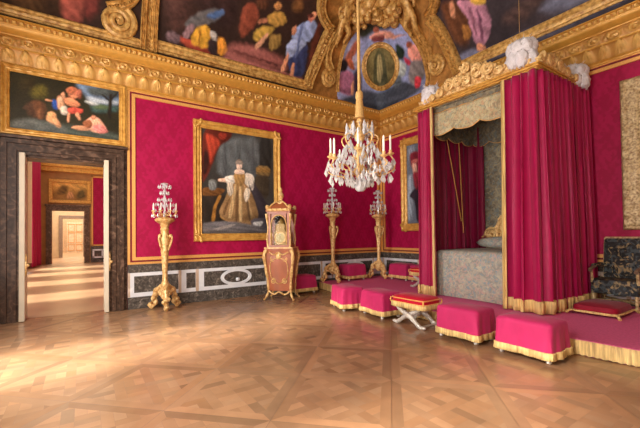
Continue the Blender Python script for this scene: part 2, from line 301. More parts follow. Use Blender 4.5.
# ------------------------------------------------------------------ painting by strokes
DATA = json.loads('''{"cove":[[[[-9.85,0.186],[-9.86,0.05],[-8.95,0.047],[-8.95,0.258]],[58,38,24],0.25],[[[-8.95,0.217],[-8.55,0.247],[-8.57,0.162],[-8.65,0.085],[-8.85,0.089],[-8.92,0.144]],[150,76,64],0.12],[[[-8.55,0.227],[-8.3,0.245],[-8.3,0.18],[-8.51,0.121]],[110,50,44],0.15],[[[-9.57,0.153],[-9.2,0.173],[-9.27,0.102],[-9.54,0.099]],[86,58,34],0.2],[[[-9.86,0.099],[-9.57,0.08],[-8.95,0.06],[-8.41,0.047],[-8.44,0.031],[-9.86,0.071]],[92,78,36],0.06],[[[-7.01,0.355],[-6.46,0.396],[-6.44,0.234],[-6.88,0.185]],[78,50,44],0.3],[[[-6.4,0.401],[-5.37,0.48],[-5.36,0.337],[-5.58,0.27],[-6.25,0.335]],[50,32,30],0.3],[[[-6.53,0.228],[-6.46,0.272],[-6.24,0.316],[-5.93,0.353],[-5.68,0.361],[-5.78,0.313],[-6.08,0.263],[-6.35,0.235]],[92,88,88],0.06],[[[-6.1,0.312],[-5.74,0.367],[-5.67,0.346],[-5.92,0.299]],[72,96,138],0.05],[[[-6.61,0.168],[-6.47,0.242],[-6.33,0.241],[-6.45,0.173]],[140,108,112],0.05],[[[-6.96,0.16],[-6.79,0.186],[-6.63,0.162],[-6.69,0.128],[-6.92,0.129]],[104,82,86],0.06],[[[-6.66,0.165],[-6.43,0.165],[-6.04,0.152],[-5.89,0.119],[-6.18,0.117],[-6.51,0.123]],[150,62,46],0.06],[[[-6.4,0.161],[-6.3,0.233],[-6.1,0.262],[-5.95,0.241],[-5.97,0.151],[-6.28,0.143]],[205,150,52],0.05],[[[-6.23,0.228],[-6.18,0.231],[-6.19,0.154],[-6.24,0.156]],[150,100,34],0.03],[[[-5.95,0.246],[-5.79,0.23],[-5.78,0.195],[-5.93,0.206]],[176,166,158],0.04],[[[-5.76,0.217],[-5.61,0.221],[-5.49,0.159],[-5.71,0.119]],[214,140,52],0.05],[[[-5.98,0.203],[-5.78,0.184],[-5.81,0.118],[-5.99,0.129]],[48,34,36],0.04],[[[-5.4,0.207],[-4.86,0.229],[-3.83,0.209],[-3.86,0.123],[-4.7,0.102],[-5.53,0.118]],[136,80,74],0.15],[[[-5.28,0.182],[-3.88,0.17],[-3.87,0.159],[-5.28,0.166]],[92,50,46],0.04],[[[-5.53,0.129],[-3.34,0.132],[-3.33,0.119],[-5.53,0.113]],[150,92,84],0.05],[[[-5.19,0.427],[-4.95,0.45],[-4.78,0.387],[-4.96,0.305],[-5.15,0.26],[-5.26,0.301]],[132,66,48],0.08],[[[-4.79,0.375],[-4.51,0.406],[-4.47,0.392],[-4.75,0.357]],[170,108,80],0.04],[[[-4.53,0.426],[-4.19,0.462],[-3.99,0.419],[-4.24,0.374],[-4.52,0.383]],[178,136,66],0.05],[[[-4.87,0.294],[-4.68,0.345],[-4.3,0.37],[-4.42,0.312],[-4.76,0.257]],[184,146,66],0.06],[[[-4.78,0.229],[-4.52,0.322],[-4.43,0.317],[-4.69,0.223]],[206,150,118],0.04],[[[-4.4,0.319],[-4.09,0.339],[-4.07,0.277],[-4.34,0.232]],[140,110,58],0.06],[[[-4.25,0.491],[-4.25,0.48],[-4.28,0.47],[-4.31,0.464],[-4.36,0.464],[-4.4,0.469],[-4.42,0.478],[-4.43,0.489],[-4.4,0.498],[-4.37,0.504],[-4.32,0.505],[-4.28,0.5]],[178,124,74],0.05],[[[-3.66,0.535],[-3.65,0.518],[-3.69,0.503],[-3.75,0.494],[-3.83,0.493],[-3.89,0.5],[-3.94,0.514],[-3.94,0.531],[-3.91,0.546],[-3.85,0.556],[-3.77,0.557],[-3.7,0.55]],[112,74,42],0.12],[[[-4.64,0.473],[-4.64,0.459],[-4.68,0.446],[-4.74,0.438],[-4.81,0.437],[-4.87,0.443],[-4.9,0.454],[-4.89,0.467],[-4.86,0.48],[-4.8,0.488],[-4.73,0.489],[-4.67,0.484]],[90,54,36],0.12],[[[-3.69,0.405],[-3.39,0.467],[-3.14,0.478],[-3.08,0.41],[-3.29,0.342],[-3.75,0.338]],[142,158,200],0.04],[[[-3.86,0.29],[-3.69,0.347],[-3.3,0.348],[-3.28,0.258],[-3.8,0.21]],[150,162,198],0.05],[[[-3.77,0.212],[-3.43,0.28],[-3.25,0.338],[-3.18,0.258],[-3.24,0.137],[-3.64,0.135]],[50,56,92],0.05],[[[-3.98,0.129],[-3.83,0.25],[-3.75,0.237],[-3.86,0.141]],[204,140,106],0.03],[[[-3.66,0.115],[-3.64,0.202],[-3.54,0.201],[-3.56,0.114]],[204,140,106],0.03],[[[-3.23,0.472],[-3.18,0.518],[-3.27,0.535],[-3.33,0.513]],[210,150,116],0.03],[[[-3.81,0.397],[-3.68,0.423],[-3.65,0.372],[-3.77,0.359]],[200,136,104],0.03],[[[-3.24,0.492],[-3.24,0.482],[-3.26,0.474],[-3.29,0.468],[-3.34,0.468],[-3.38,0.472],[-3.4,0.481],[-3.41,0.49],[-3.39,0.499],[-3.35,0.505],[-3.31,0.505],[-3.27,0.501]],[190,116,96],0.03],[[[-3.26,0.506],[-3.26,0.501],[-3.29,0.495],[-3.33,0.49],[-3.38,0.488],[-3.41,0.49],[-3.43,0.493],[-3.43,0.499],[-3.4,0.505],[-3.36,0.509],[-3.31,0.511],[-3.28,0.51]],[90,46,40],0.03],[[[-3.57,0.436],[-3.49,0.448],[-3.48,0.253],[-3.57,0.247]],[96,108,150],0.03],[[[-3.07,0.471],[-2.94,0.48],[-2.87,0.263],[-2.99,0.13],[-3.13,0.123]],[82,40,30],0.08],[[[-7.09,0.098],[-3.66,0.103],[-3.12,0.098],[-3.11,0.073],[-7.08,0.073]],[96,76,40],0.05],[[[-1.97,0.053],[-2.07,0.23],[-2.02,0.428],[-1.73,0.573],[1.89,0.573],[2.03,0.414],[2.21,0.304],[2.23,0.134],[2.07,0.016],[0.02,0.031]],[138,146,186],0.04],[[[-1.97,0.248],[-1.86,0.373],[-1.64,0.492],[-1.38,0.442],[-1.6,0.335]],[164,166,196],0.08],[[[-1.87,0.557],[0.25,0.601],[1.83,0.551],[1.66,0.526],[-0.12,0.54],[-1.37,0.477]],[52,52,42],0.1],[[[-1.92,0.304],[-1.77,0.391],[-1.67,0.464],[-1.48,0.449],[-1.56,0.363],[-1.7,0.289]],[168,96,74],0.06],[[[0.76,0.593],[1.79,0.56],[1.77,0.53],[0.9,0.547],[0.4,0.572]],[156,82,84],0.05],[[[-0.72,0.497],[0.04,0.534],[1.06,0.516],[1.89,0.437],[1.51,0.459],[0.51,0.489],[-0.31,0.486]],[216,152,132],0.04],[[[0.13,0.538],[0.09,0.53],[-0.01,0.525],[-0.13,0.524],[-0.25,0.527],[-0.34,0.533],[-0.37,0.541],[-0.34,0.549],[-0.24,0.555],[-0.11,0.556],[0.01,0.553],[0.1,0.547]],[150,84,66],0.04],[[[-0.47,0.508],[0.53,0.511],[0.5,0.467],[-0.48,0.475]],[120,60,60],0.06],[[[-2.01,0.153],[-1.86,0.26],[-1.5,0.253],[-1.23,0.191],[-1.39,0.1],[-1.87,0.106]],[164,104,132],0.06],[[[-2.07,0.23],[-1.97,0.32],[-1.7,0.316],[-1.74,0.254]],[40,34,36],0.05],[[[-1.8,0.336],[-1.52,0.333],[-1.4,0.272],[-1.65,0.279]],[176,96,66],0.05],[[[-1.62,0.347],[-1.44,0.384],[-1.17,0.318],[-1.31,0.269]],[172,166,186],0.05],[[[-1.47,0.179],[-1.38,0.212],[-1.31,0.118],[-1.42,0.092]],[206,146,116],0.03],[[[-1.44,0.276],[-1.12,0.28],[-0.97,0.105],[-1.31,0.118]],[60,48,62],0.08],[[[-1.38,0.093],[-0.83,0.168],[0.34,0.164],[1.18,0.18],[1.62,0.118],[1.9,0.069],[0.18,0.029],[-1.85,0.037]],[70,74,86],0.08],[[[1.44,0.431],[1.65,0.359],[1.48,0.307],[1.26,0.349]],[34,46,36],0.06],[[[1.34,0.32],[1.56,0.258],[1.37,0.2],[1.07,0.232]],[170,176,172],0.06],[[[0.88,0.219],[1.24,0.231],[1.24,0.161],[0.9,0.16]],[86,92,98],0.06],[[[1.77,0.36],[2.01,0.363],[2.16,0.296],[2.08,0.244],[1.78,0.272],[1.7,0.32]],[214,142,126],0.04],[[[1.88,0.283],[2.09,0.276],[2.16,0.217],[2.0,0.206]],[206,134,116],0.04],[[[2.18,0.333],[2.33,0.292],[2.32,0.229],[2.17,0.255]],[60,44,44],0.05],[[[1.54,0.322],[1.72,0.284],[1.77,0.233],[1.55,0.273]],[176,50,72],0.04],[[[1.75,0.275],[2.22,0.232],[2.13,0.149],[1.76,0.106],[1.5,0.168]],[118,108,106],0.06],[[[1.77,0.166],[1.99,0.148],[1.91,0.088],[1.72,0.097]],[186,54,66],0.03],[[[1.94,0.367],[1.91,0.359],[1.86,0.355],[1.81,0.358],[1.76,0.365],[1.74,0.376],[1.75,0.387],[1.78,0.396],[1.83,0.399],[1.88,0.396],[1.92,0.389],[1.95,0.378]],[140,74,52],0.04],[[[1.22,0.286],[1.17,0.263],[1.11,0.243],[1.03,0.225],[0.93,0.21],[0.83,0.199],[0.71,0.193],[0.54,0.191],[0.3,0.19],[0.09,0.192],[-0.12,0.195],[-0.32,0.202],[-0.53,0.21],[-0.72,0.221],[-0.83,0.234],[-0.92,0.252],[-1.0,0.272],[-1.06,0.294],[-1.11,0.318],[-1.13,0.343],[-1.14,0.368],[-1.03,0.392],[-0.88,0.413],[-0.69,0.43],[-0.49,0.444],[-0.27,0.453],[-0.03,0.458],[0.2,0.457],[0.44,0.452],[0.67,0.442],[0.9,0.427],[1.11,0.408],[1.23,0.385],[1.25,0.36],[1.26,0.335],[1.25,0.31]],[152,106,46],0.02],[[[1.1,0.296],[0.94,0.243],[0.65,0.215],[0.1,0.211],[-0.41,0.229],[-0.83,0.267],[-0.99,0.325],[-0.8,0.386],[-0.37,0.429],[0.19,0.44],[0.75,0.416],[1.14,0.36]],[112,100,62],0.03],[[[-0.26,0.395],[0.07,0.427],[0.44,0.387],[0.55,0.3],[0.68,0.206],[-0.37,0.222],[-0.35,0.323]],[76,74,48],0.05],[[[-0.1,0.388],[0.21,0.397],[0.32,0.318],[0.14,0.233],[-0.14,0.248]],[150,136,92],0.05],[[[3.14,0.488],[3.55,0.448],[3.75,0.321],[3.56,0.194],[3.16,0.269]],[92,54,32],0.15],[[[3.18,0.161],[3.71,0.168],[4.12,0.118],[4.84,0.129],[5.66,0.117],[6.35,0.107],[6.95,0.106],[6.94,0.068],[5.64,0.063],[4.35,0.064],[3.27,0.106]],[92,92,112],0.12],[[[5.3,0.186],[5.72,0.237],[6.68,0.157],[6.36,0.115]],[104,104,122],0.25],[[[4.45,0.243],[5.16,0.283],[5.43,0.228],[4.87,0.176]],[70,50,46],0.2],[[[3.55,0.448],[3.92,0.402],[4.19,0.347],[4.23,0.246],[4.07,0.177],[3.84,0.156],[3.76,0.22],[3.72,0.336]],[172,118,138],0.05],[[[3.96,0.353],[4.03,0.344],[4.0,0.184],[3.92,0.182]],[110,66,86],0.04],[[[3.78,0.385],[3.85,0.376],[3.85,0.233],[3.79,0.228]],[128,80,98],0.03],[[[3.9,0.438],[4.27,0.39],[4.17,0.354],[3.9,0.392]],[204,162,66],0.05],[[[3.36,0.46],[3.49,0.462],[3.42,0.37],[3.3,0.39]],[186,126,94],0.04],[[[3.52,0.318],[3.72,0.291],[3.68,0.233],[3.49,0.236]],[146,96,46],0.05],[[[3.78,0.179],[3.89,0.179],[4.04,0.131],[3.81,0.137]],[196,132,100],0.03]],"frames":{"left_post":[[-7.459,0.0402],[-7.444,0.1482],[-7.418,0.2523],[-7.417,0.3422]],"left_post2":[[-7.211,0.0453],[-7.199,0.1644],[-7.176,0.2696],[-7.18,0.3603]],"lower_left":[[-3.114,0.073],[-3.032,0.141],[-2.932,0.2094],[-2.811,0.3098],[-2.696,0.435],[-2.647,0.4695]],"upper_left":[[-2.615,0.4717],[-2.871,0.4974],[-3.089,0.5429],[-3.212,0.6065],[-3.239,0.6656]],"inner_left":[[-2.367,0.2268],[-2.53,0.282],[-2.546,0.3569],[-2.432,0.4271],[-2.295,0.5129]],"edge_left":[[-1.986,0.1003],[-2.031,0.2316],[-2.003,0.4159],[-1.732,0.5728]],"edge_right":[[2.111,0.0397],[2.231,0.1341],[2.188,0.2927],[2.026,0.4288],[1.874,0.5675]],"lower_right":[[3.279,0.0579],[3.189,0.1252],[3.06,0.2323],[2.932,0.354],[2.782,0.4524]],"upper_right":[[2.739,0.464],[2.953,0.4881],[3.109,0.5307],[3.151,0.576]],"inner_right":[[2.436,0.2054],[2.454,0.2794],[2.356,0.3532],[2.267,0.4551]],"vol_left":[[-2.362,0.1686]],"vol_right":[[2.573,0.168]],"vol_far":[[-7.934,0.1525]],"stem_far":[[-8.123,0.202],[-7.902,0.2267],[-7.715,0.258],[-7.587,0.3116]],"garland":[[-2.4,0.5955],[-1.93,0.5909],[-0.945,0.6251],[0.088,0.6127],[1.132,0.606],[2.067,0.6076]],"cherubl":[[-2.66,0.6008],[-2.382,0.5196],[-2.174,0.4697],[-2.761,0.6308],[-2.216,0.6099],[-2.636,0.5394]],"cherubr":[[2.515,0.5593],[2.278,0.5218],[2.03,0.5113]],"band_l":[[-8.265,0.0378],[-2.973,0.0603],[-7.085,0.0782],[-9.804,0.075]],"band_r":[[3.25,0.0604],[5.647,0.0722],[4.345,0.0585]]},"overdoor":[[[[-8.67,4.83],[-7.9,4.87],[-7.9,4.53],[-8.25,4.45],[-8.42,4.49],[-8.54,4.68]],[112,132,158],0.12],[[[-8.5,4.59],[-8.21,4.57],[-7.94,4.6],[-7.94,4.54],[-8.38,4.48]],[190,195,200],0.1],[[[-8.46,4.8],[-8.21,4.84],[-7.9,4.87],[-7.93,4.67],[-8.21,4.64],[-8.42,4.64]],[62,64,60],0.12],[[[-8.42,4.43],[-7.92,4.49],[-7.92,4.37],[-8.38,4.27]],[62,84,78],0.08],[[[-8.09,4.72],[-8.03,4.73],[-8.05,4.21],[-8.13,4.2]],[38,28,18],0.04],[[[-8.08,4.62],[-7.94,4.81],[-7.93,4.79],[-8.06,4.58]],[40,32,22],0.03],[[[-8.09,4.62],[-8.25,4.74],[-8.26,4.71],[-8.11,4.57]],[40,32,22],0.03],[[[-9.69,3.86],[-8.87,3.93],[-7.92,3.88],[-7.92,3.67],[-9.69,3.7]],[72,78,68],0.12],[[[-9.39,4.59],[-9.21,4.65],[-9.19,4.43],[-9.39,4.39]],[96,86,32],0.15],[[[-9.5,4.23],[-9.25,4.34],[-9.2,4.01],[-9.43,4.01]],[86,54,32],0.1],[[[-9.08,4.41],[-8.98,4.39],[-9.0,4.21],[-9.07,4.24]],[48,84,164],0.04],[[[-9.19,4.4],[-9.08,4.39],[-9.08,4.36],[-9.19,4.37]],[214,150,110],0.02],[[[-9.0,4.47],[-8.94,4.51],[-8.88,4.35],[-8.94,4.21],[-9.0,4.26]],[232,170,128],0.03],[[[-8.94,4.49],[-8.94,4.47],[-8.95,4.45],[-8.97,4.44],[-8.98,4.44],[-8.99,4.46],[-9.0,4.47],[-8.99,4.5],[-8.98,4.51],[-8.97,4.52],[-8.95,4.52],[-8.94,4.51]],[190,130,96],0.03],[[[-8.96,4.28],[-8.85,4.32],[-8.83,4.15],[-8.93,4.13]],[222,204,182],0.03],[[[-8.85,4.47],[-8.75,4.51],[-8.6,4.39],[-8.71,4.32],[-8.87,4.36]],[226,138,96],0.03],[[[-8.83,4.26],[-8.58,4.32],[-8.58,4.22],[-8.79,4.18]],[206,74,58],0.03],[[[-8.83,4.18],[-8.79,4.19],[-8.8,3.99],[-8.84,4.0]],[226,152,112],0.02],[[[-8.69,4.22],[-8.65,4.24],[-8.6,4.07],[-8.64,4.06]],[226,152,112],0.02],[[[-8.93,4.58],[-8.89,4.6],[-8.86,4.46],[-8.9,4.45]],[220,150,112],0.02],[[[-8.75,4.58],[-8.76,4.55],[-8.77,4.53],[-8.79,4.52],[-8.81,4.53],[-8.82,4.54],[-8.82,4.56],[-8.82,4.58],[-8.81,4.6],[-8.79,4.61],[-8.77,4.61],[-8.76,4.6]],[180,110,80],0.03],[[[-8.75,4.73],[-8.61,4.68],[-8.66,4.54],[-8.77,4.6]],[200,116,84],0.05],[[[-8.65,4.66],[-8.59,4.72],[-8.6,4.52],[-8.65,4.53]],[150,80,60],0.05],[[[-9.17,4.06],[-9.08,4.13],[-9.0,4.02],[-8.93,3.86],[-9.02,3.89],[-9.17,3.96]],[226,160,108],0.03],[[[-8.53,4.03],[-8.42,4.17],[-8.29,4.17],[-8.14,3.94],[-8.21,3.86],[-8.38,3.86],[-8.51,3.93]],[232,164,132],0.03],[[[-8.38,4.0],[-8.21,4.03],[-8.11,3.89],[-8.29,3.84]],[218,122,112],0.03],[[[-8.34,4.18],[-8.35,4.15],[-8.36,4.13],[-8.38,4.12],[-8.4,4.13],[-8.41,4.14],[-8.42,4.16],[-8.41,4.19],[-8.4,4.21],[-8.38,4.21],[-8.36,4.21],[-8.35,4.2]],[190,120,90],0.03],[[[-8.74,3.93],[-8.53,3.96],[-8.5,3.88],[-8.71,3.89]],[216,146,108],0.02],[[[-8.5,4.06],[-8.44,4.1],[-8.45,3.95],[-8.5,3.94]],[110,60,40],0.03],[[[-9.37,4.55],[-9.21,4.62],[-9.18,4.46],[-9.35,4.41]],[104,92,36],0.12],[[[-9.56,4.67],[-9.4,4.77],[-9.37,4.62],[-9.54,4.51]],[64,52,26],0.15],[[[-9.42,4.26],[-9.35,4.32],[-9.22,4.31],[-9.18,4.11],[-9.23,3.97],[-9.32,3.99],[-9.35,4.18]],[104,64,38],0.08],[[[-9.31,4.18],[-9.26,4.19],[-9.27,3.98],[-9.31,3.99]],[140,88,54],0.04],[[[-9.54,4.16],[-9.42,4.26],[-9.35,4.27],[-9.49,4.13]],[96,64,44],0.05],[[[-9.66,3.88],[-9.42,3.96],[-9.14,3.92],[-8.88,3.87],[-8.88,3.75],[-9.66,3.73]],[96,98,92],0.1],[[[-8.95,4.56],[-8.9,4.59],[-8.87,4.5],[-8.91,4.47]],[226,160,120],0.02],[[[-8.86,4.67],[-8.78,4.73],[-8.76,4.62],[-8.83,4.59]],[206,120,84],0.03],[[[-9.0,4.45],[-8.95,4.5],[-8.91,4.44],[-8.95,4.37],[-8.99,4.39]],[240,186,146],0.02],[[[-9.16,4.12],[-9.09,4.16],[-9.02,4.12],[-9.03,4.04],[-9.12,4.01]],[232,168,112],0.03],[[[-9.09,4.0],[-8.99,4.0],[-8.94,3.88],[-8.99,3.85]],[226,160,114],0.03],[[[-8.85,4.67],[-8.77,4.74],[-8.68,4.72],[-8.7,4.63],[-8.79,4.61]],[196,112,76],0.03],[[[-8.68,4.64],[-8.62,4.72],[-8.6,4.64],[-8.65,4.54]],[190,110,84],0.03],[[[-8.9,4.45],[-8.79,4.51],[-8.62,4.42],[-8.68,4.36],[-8.82,4.35]],[234,148,104],0.03],[[[-8.85,4.26],[-8.71,4.32],[-8.58,4.29],[-8.65,4.23],[-8.79,4.18]],[212,84,66],0.03],[[[-8.79,4.54],[-8.71,4.6],[-8.65,4.54],[-8.74,4.49]],[222,140,100],0.02],[[[-8.71,4.18],[-8.65,4.21],[-8.6,4.08],[-8.64,4.07]],[220,150,112],0.02],[[[-8.57,4.03],[-8.45,4.11],[-8.39,4.03],[-8.45,3.91],[-8.54,3.94]],[150,88,56],0.03],[[[-8.42,4.09],[-8.3,4.15],[-8.26,4.05],[-8.36,4.0]],[238,176,140],0.02],[[[-8.39,3.99],[-8.24,4.05],[-8.14,3.91],[-8.28,3.87],[-8.38,3.89]],[228,136,126],0.03],[[[-8.79,3.89],[-8.6,3.96],[-8.45,3.88],[-8.62,3.85]],[210,146,106],0.02],[[[-8.41,4.18],[-8.36,4.21],[-8.34,4.16],[-8.38,4.14]],[206,140,104],0.02],[[[-8.51,4.74],[-8.15,4.82],[-8.09,4.73],[-8.39,4.66]],[80,86,84],0.08],[[[-8.3,4.47],[-8.12,4.47],[-8.12,4.38],[-8.39,4.36]],[84,98,66],0.06],[[[-8.54,4.49],[-8.39,4.5],[-8.27,4.46],[-8.42,4.43]],[206,206,200],0.06]],"queen":[[[[-5.66,4.04],[-4.54,4.28],[-4.55,3.17],[-5.66,3.08]],[92,95,96],0.15],[[[-5.58,4.01],[-5.47,4.02],[-5.48,3.14],[-5.58,3.13]],[78,80,82],0.06],[[[-5.2,4.1],[-5.1,4.12],[-5.1,3.58],[-5.21,3.57]],[82,85,86],0.06],[[[-4.8,4.18],[-4.71,4.19],[-4.72,3.2],[-4.81,3.19]],[80,82,84],0.06],[[[-4.54,4.28],[-4.19,4.28],[-4.22,3.24],[-4.55,3.3]],[44,41,39],0.06],[[[-6.08,4.33],[-5.33,4.33],[-5.41,4.07],[-5.66,3.92],[-5.82,3.5],[-5.98,3.1],[-6.09,2.97]],[92,34,24],0.06],[[[-6.01,4.17],[-5.81,4.13],[-5.63,3.99],[-5.79,3.74],[-5.89,3.38],[-5.93,3.73]],[172,62,42],0.06],[[[-5.69,4.23],[-5.45,4.25],[-5.53,4.09],[-5.66,4.09]],[140,48,34],0.05],[[[-6.05,3.79],[-5.93,3.65],[-5.97,3.25],[-6.08,3.09]],[52,24,20],0.06],[[[-6.11,2.7],[-5.46,2.66],[-5.47,1.98],[-6.11,1.92]],[42,34,28],0.1],[[[-6.09,2.82],[-5.53,2.81],[-5.58,2.71],[-5.74,2.63],[-5.94,2.62],[-6.09,2.61]],[104,66,32],0.03],[[[-5.69,2.63],[-5.61,2.62],[-5.76,2.33],[-5.79,1.97],[-5.88,1.97],[-5.83,2.33]],[150,102,44],0.03],[[[-5.94,2.98],[-5.86,3.04],[-5.74,3.0],[-5.74,2.8],[-5.92,2.79]],[112,112,106],0.04],[[[-4.64,3.5],[-4.27,3.51],[-4.24,3.24],[-4.64,3.24]],[124,98,60],0.05],[[[-4.69,3.24],[-4.26,3.22],[-4.31,2.63],[-4.65,2.68]],[62,52,40],0.06],[[[-6.1,1.93],[-5.22,1.98],[-4.26,1.86],[-4.26,1.65],[-6.12,1.62]],[86,80,78],0.06],[[[-6.1,1.76],[-5.22,1.84],[-4.26,1.76],[-4.26,1.72],[-5.22,1.81],[-6.1,1.73]],[120,112,108],0.02],[[[-4.78,2.78],[-4.46,2.49],[-4.31,1.99],[-4.43,1.77],[-4.83,1.81],[-4.55,2.07]],[44,42,54],0.04],[[[-4.83,1.97],[-4.37,1.99],[-4.43,1.77],[-4.81,1.79]],[66,66,80],0.04],[[[-4.77,1.93],[-4.46,1.95],[-4.61,1.88]],[170,168,166],0.03],[[[-5.3,2.93],[-4.99,2.95],[-4.76,2.44],[-4.55,1.99],[-4.88,1.86],[-5.53,2.03],[-5.65,2.13],[-5.38,2.58]],[150,112,64],0.03],[[[-5.37,2.34],[-5.13,2.84],[-5.08,2.06],[-5.34,2.14]],[192,152,94],0.05],[[[-5.08,2.76],[-5.03,2.76],[-4.95,1.98],[-5.03,1.98]],[104,74,42],0.03],[[[-5.25,2.75],[-5.21,2.75],[-5.4,2.1],[-5.47,2.11]],[110,78,44],0.03],[[[-4.94,2.77],[-4.76,2.64],[-4.8,2.11],[-4.91,2.01]],[200,180,150],0.04],[[[-5.54,3.09],[-5.29,3.19],[-5.24,3.03],[-5.41,2.84],[-5.46,2.96]],[222,210,192],0.03],[[[-5.69,3.06],[-5.44,3.06],[-5.46,2.99],[-5.69,3.0]],[226,184,154],0.02],[[[-5.0,3.26],[-4.73,3.24],[-4.72,2.91],[-4.94,2.75],[-4.97,2.97]],[212,200,182],0.03],[[[-5.31,3.23],[-4.97,3.26],[-5.02,2.93],[-5.21,2.88]],[164,126,72],0.03],[[[-5.25,3.34],[-5.02,3.36],[-4.99,3.24],[-5.23,3.19]],[228,194,170],0.02],[[[-5.04,3.54],[-5.06,3.49],[-5.09,3.45],[-5.14,3.44],[-5.19,3.44],[-5.22,3.47],[-5.23,3.52],[-5.22,3.56],[-5.18,3.6],[-5.14,3.62],[-5.09,3.61],[-5.06,3.58]],[122,106,94],0.02],[[[-5.07,3.48],[-5.08,3.43],[-5.11,3.39],[-5.14,3.38],[-5.17,3.39],[-5.2,3.42],[-5.21,3.46],[-5.2,3.51],[-5.17,3.54],[-5.14,3.56],[-5.1,3.55],[-5.08,3.52]],[232,198,174],0.02],[[[-4.88,3.25],[-4.68,2.96],[-4.45,2.62],[-4.23,2.28],[-4.46,1.96],[-4.73,2.04],[-4.82,2.55]],[52,46,52],0.05],[[[-5.34,2.94],[-4.96,2.97],[-4.76,2.61],[-4.61,2.1],[-4.88,1.93],[-5.41,2.0],[-5.68,2.19],[-5.51,2.52]],[140,108,72],0.03],[[[-5.28,2.92],[-5.21,2.92],[-5.35,2.09],[-5.45,2.1]],[190,158,112],0.03],[[[-5.14,2.9],[-5.08,2.9],[-5.06,2.01],[-5.15,2.01]],[196,164,116],0.03],[[[-5.02,2.93],[-4.97,2.91],[-4.76,2.15],[-4.85,2.11]],[178,144,100],0.03],[[[-5.22,2.75],[-5.16,2.76],[-5.19,1.98],[-5.26,1.99]],[104,76,48],0.02],[[[-5.46,2.52],[-5.39,2.58],[-5.53,2.14],[-5.6,2.16]],[112,82,52],0.02],[[[-4.97,2.66],[-4.92,2.69],[-4.82,2.04],[-4.89,2.01]],[96,72,50],0.02],[[[-4.96,2.88],[-4.83,2.83],[-4.87,2.6],[-4.96,2.49],[-5.01,2.68]],[214,198,176],0.03],[[[-5.45,3.01],[-5.34,3.08],[-5.3,2.75],[-5.4,2.62],[-5.47,2.79]],[206,190,168],0.03],[[[-5.55,3.12],[-5.31,3.18],[-5.28,3.03],[-5.45,2.96]],[226,216,202],0.03],[[[-5.7,3.06],[-5.52,3.09],[-5.52,3.01],[-5.68,2.99]],[232,190,162],0.02],[[[-5.28,3.24],[-4.98,3.26],[-5.0,3.05],[-5.06,2.92],[-5.21,2.92]],[160,122,74],0.02],[[[-5.25,3.32],[-5.01,3.34],[-4.99,3.25],[-5.27,3.23]],[232,200,176],0.02],[[[-4.96,3.28],[-4.81,3.24],[-4.72,2.98],[-4.78,2.8],[-4.86,3.0]],[206,192,178],0.03],[[[-5.06,3.46],[-5.07,3.4],[-5.1,3.36],[-5.14,3.35],[-5.17,3.36],[-5.2,3.39],[-5.21,3.44],[-5.2,3.5],[-5.17,3.54],[-5.13,3.56],[-5.1,3.55],[-5.07,3.51]],[236,204,182],0.015],[[[-5.22,3.56],[-5.05,3.58],[-5.02,3.5],[-5.23,3.48]],[150,134,122],0.02],[[[-4.82,2.04],[-4.26,2.09],[-4.3,1.84],[-4.76,1.8]],[70,66,72],0.03],[[[-4.76,1.96],[-4.46,1.99],[-4.52,1.86],[-4.73,1.86]],[176,174,172],0.03],[[[-6.05,1.92],[-5.29,1.98],[-4.33,1.78],[-4.33,1.7],[-6.05,1.76]],[98,94,96],0.05],[[[-5.84,1.79],[-5.35,1.91],[-5.24,1.88],[-5.68,1.74]],[136,128,124],0.02],[[[-5.94,2.92],[-5.83,3.01],[-5.75,2.91],[-5.78,2.77],[-5.92,2.77]],[120,122,120],0.03],[[[-4.63,3.45],[-4.25,3.46],[-4.25,3.34],[-4.64,3.33]],[140,104,56],0.03]],"prince":[[[[1.29,4.32],[1.55,4.31],[1.54,3.94],[1.28,3.9]],[128,136,150],0.1],[[[1.33,4.08],[1.54,4.14],[1.72,4.07],[1.76,3.63],[1.57,3.48],[1.39,3.7]],[112,34,46],0.08],[[[1.4,3.88],[1.65,3.91],[1.65,3.78],[1.42,3.77]],[176,96,90],0.05],[[[1.42,3.78],[1.6,3.75],[1.62,3.43],[1.48,3.44]],[206,160,140],0.06],[[[1.24,3.35],[1.43,3.41],[1.4,2.13],[1.21,2.05]],[150,164,178],0.12],[[[1.28,2.77],[1.56,3.01],[1.77,3.05],[1.75,1.99],[1.56,1.99],[1.51,2.63]],[40,32,42],0.06],[[[1.44,3.51],[1.75,3.46],[1.75,3.01],[1.52,2.98]],[128,40,52],0.08]]}''')
def soft_poly(P, poly, soft):
    """coverage 0..1 of points P by a soft-edged polygon"""
    poly = np.asarray(poly, float); n = len(poly)
    lo, hi = poly.min(0) - soft*2, poly.max(0) + soft*2
    idx = np.where((P[:,0] > lo[0]) & (P[:,0] < hi[0]) & (P[:,1] > lo[1]) & (P[:,1] < hi[1]))[0]
    if len(idx) == 0: return idx, None
    Q = P[idx]; inside = np.zeros(len(Q), bool); dmin = np.full(len(Q), 1e9)
    for i in range(n):
        a, b = poly[i], poly[(i+1) % n]
        ab = b - a; t = np.clip(((Q - a) @ ab) / (ab @ ab + 1e-12), 0, 1)
        dmin = np.minimum(dmin, np.linalg.norm(Q - (a + t[:,None]*ab), axis=1))
        cond = ((a[1] > Q[:,1]) != (b[1] > Q[:,1]))
        xs = a[0] + (Q[:,1] - a[1])*(b[0] - a[0])/((b[1] - a[1]) if abs(b[1] - a[1]) > 1e-12 else 1e-12)
        inside ^= cond & (Q[:,0] < xs)
    sd = np.where(inside, dmin, -dmin)
    w = np.clip(sd/(soft + 1e-9)*.5 + .5, 0, 1)
    return idx, w*w*(3 - 2*w)
def smooth_noise(P, f, seed):
    r = np.random.default_rng(seed); o = np.zeros(len(P))
    for k in range(10):
        d = r.normal(size=2)*f*(1 + k*.35); o += np.sin(P @ d + r.uniform(0, 6.28))/(1 + k*.25)
    return o/3.
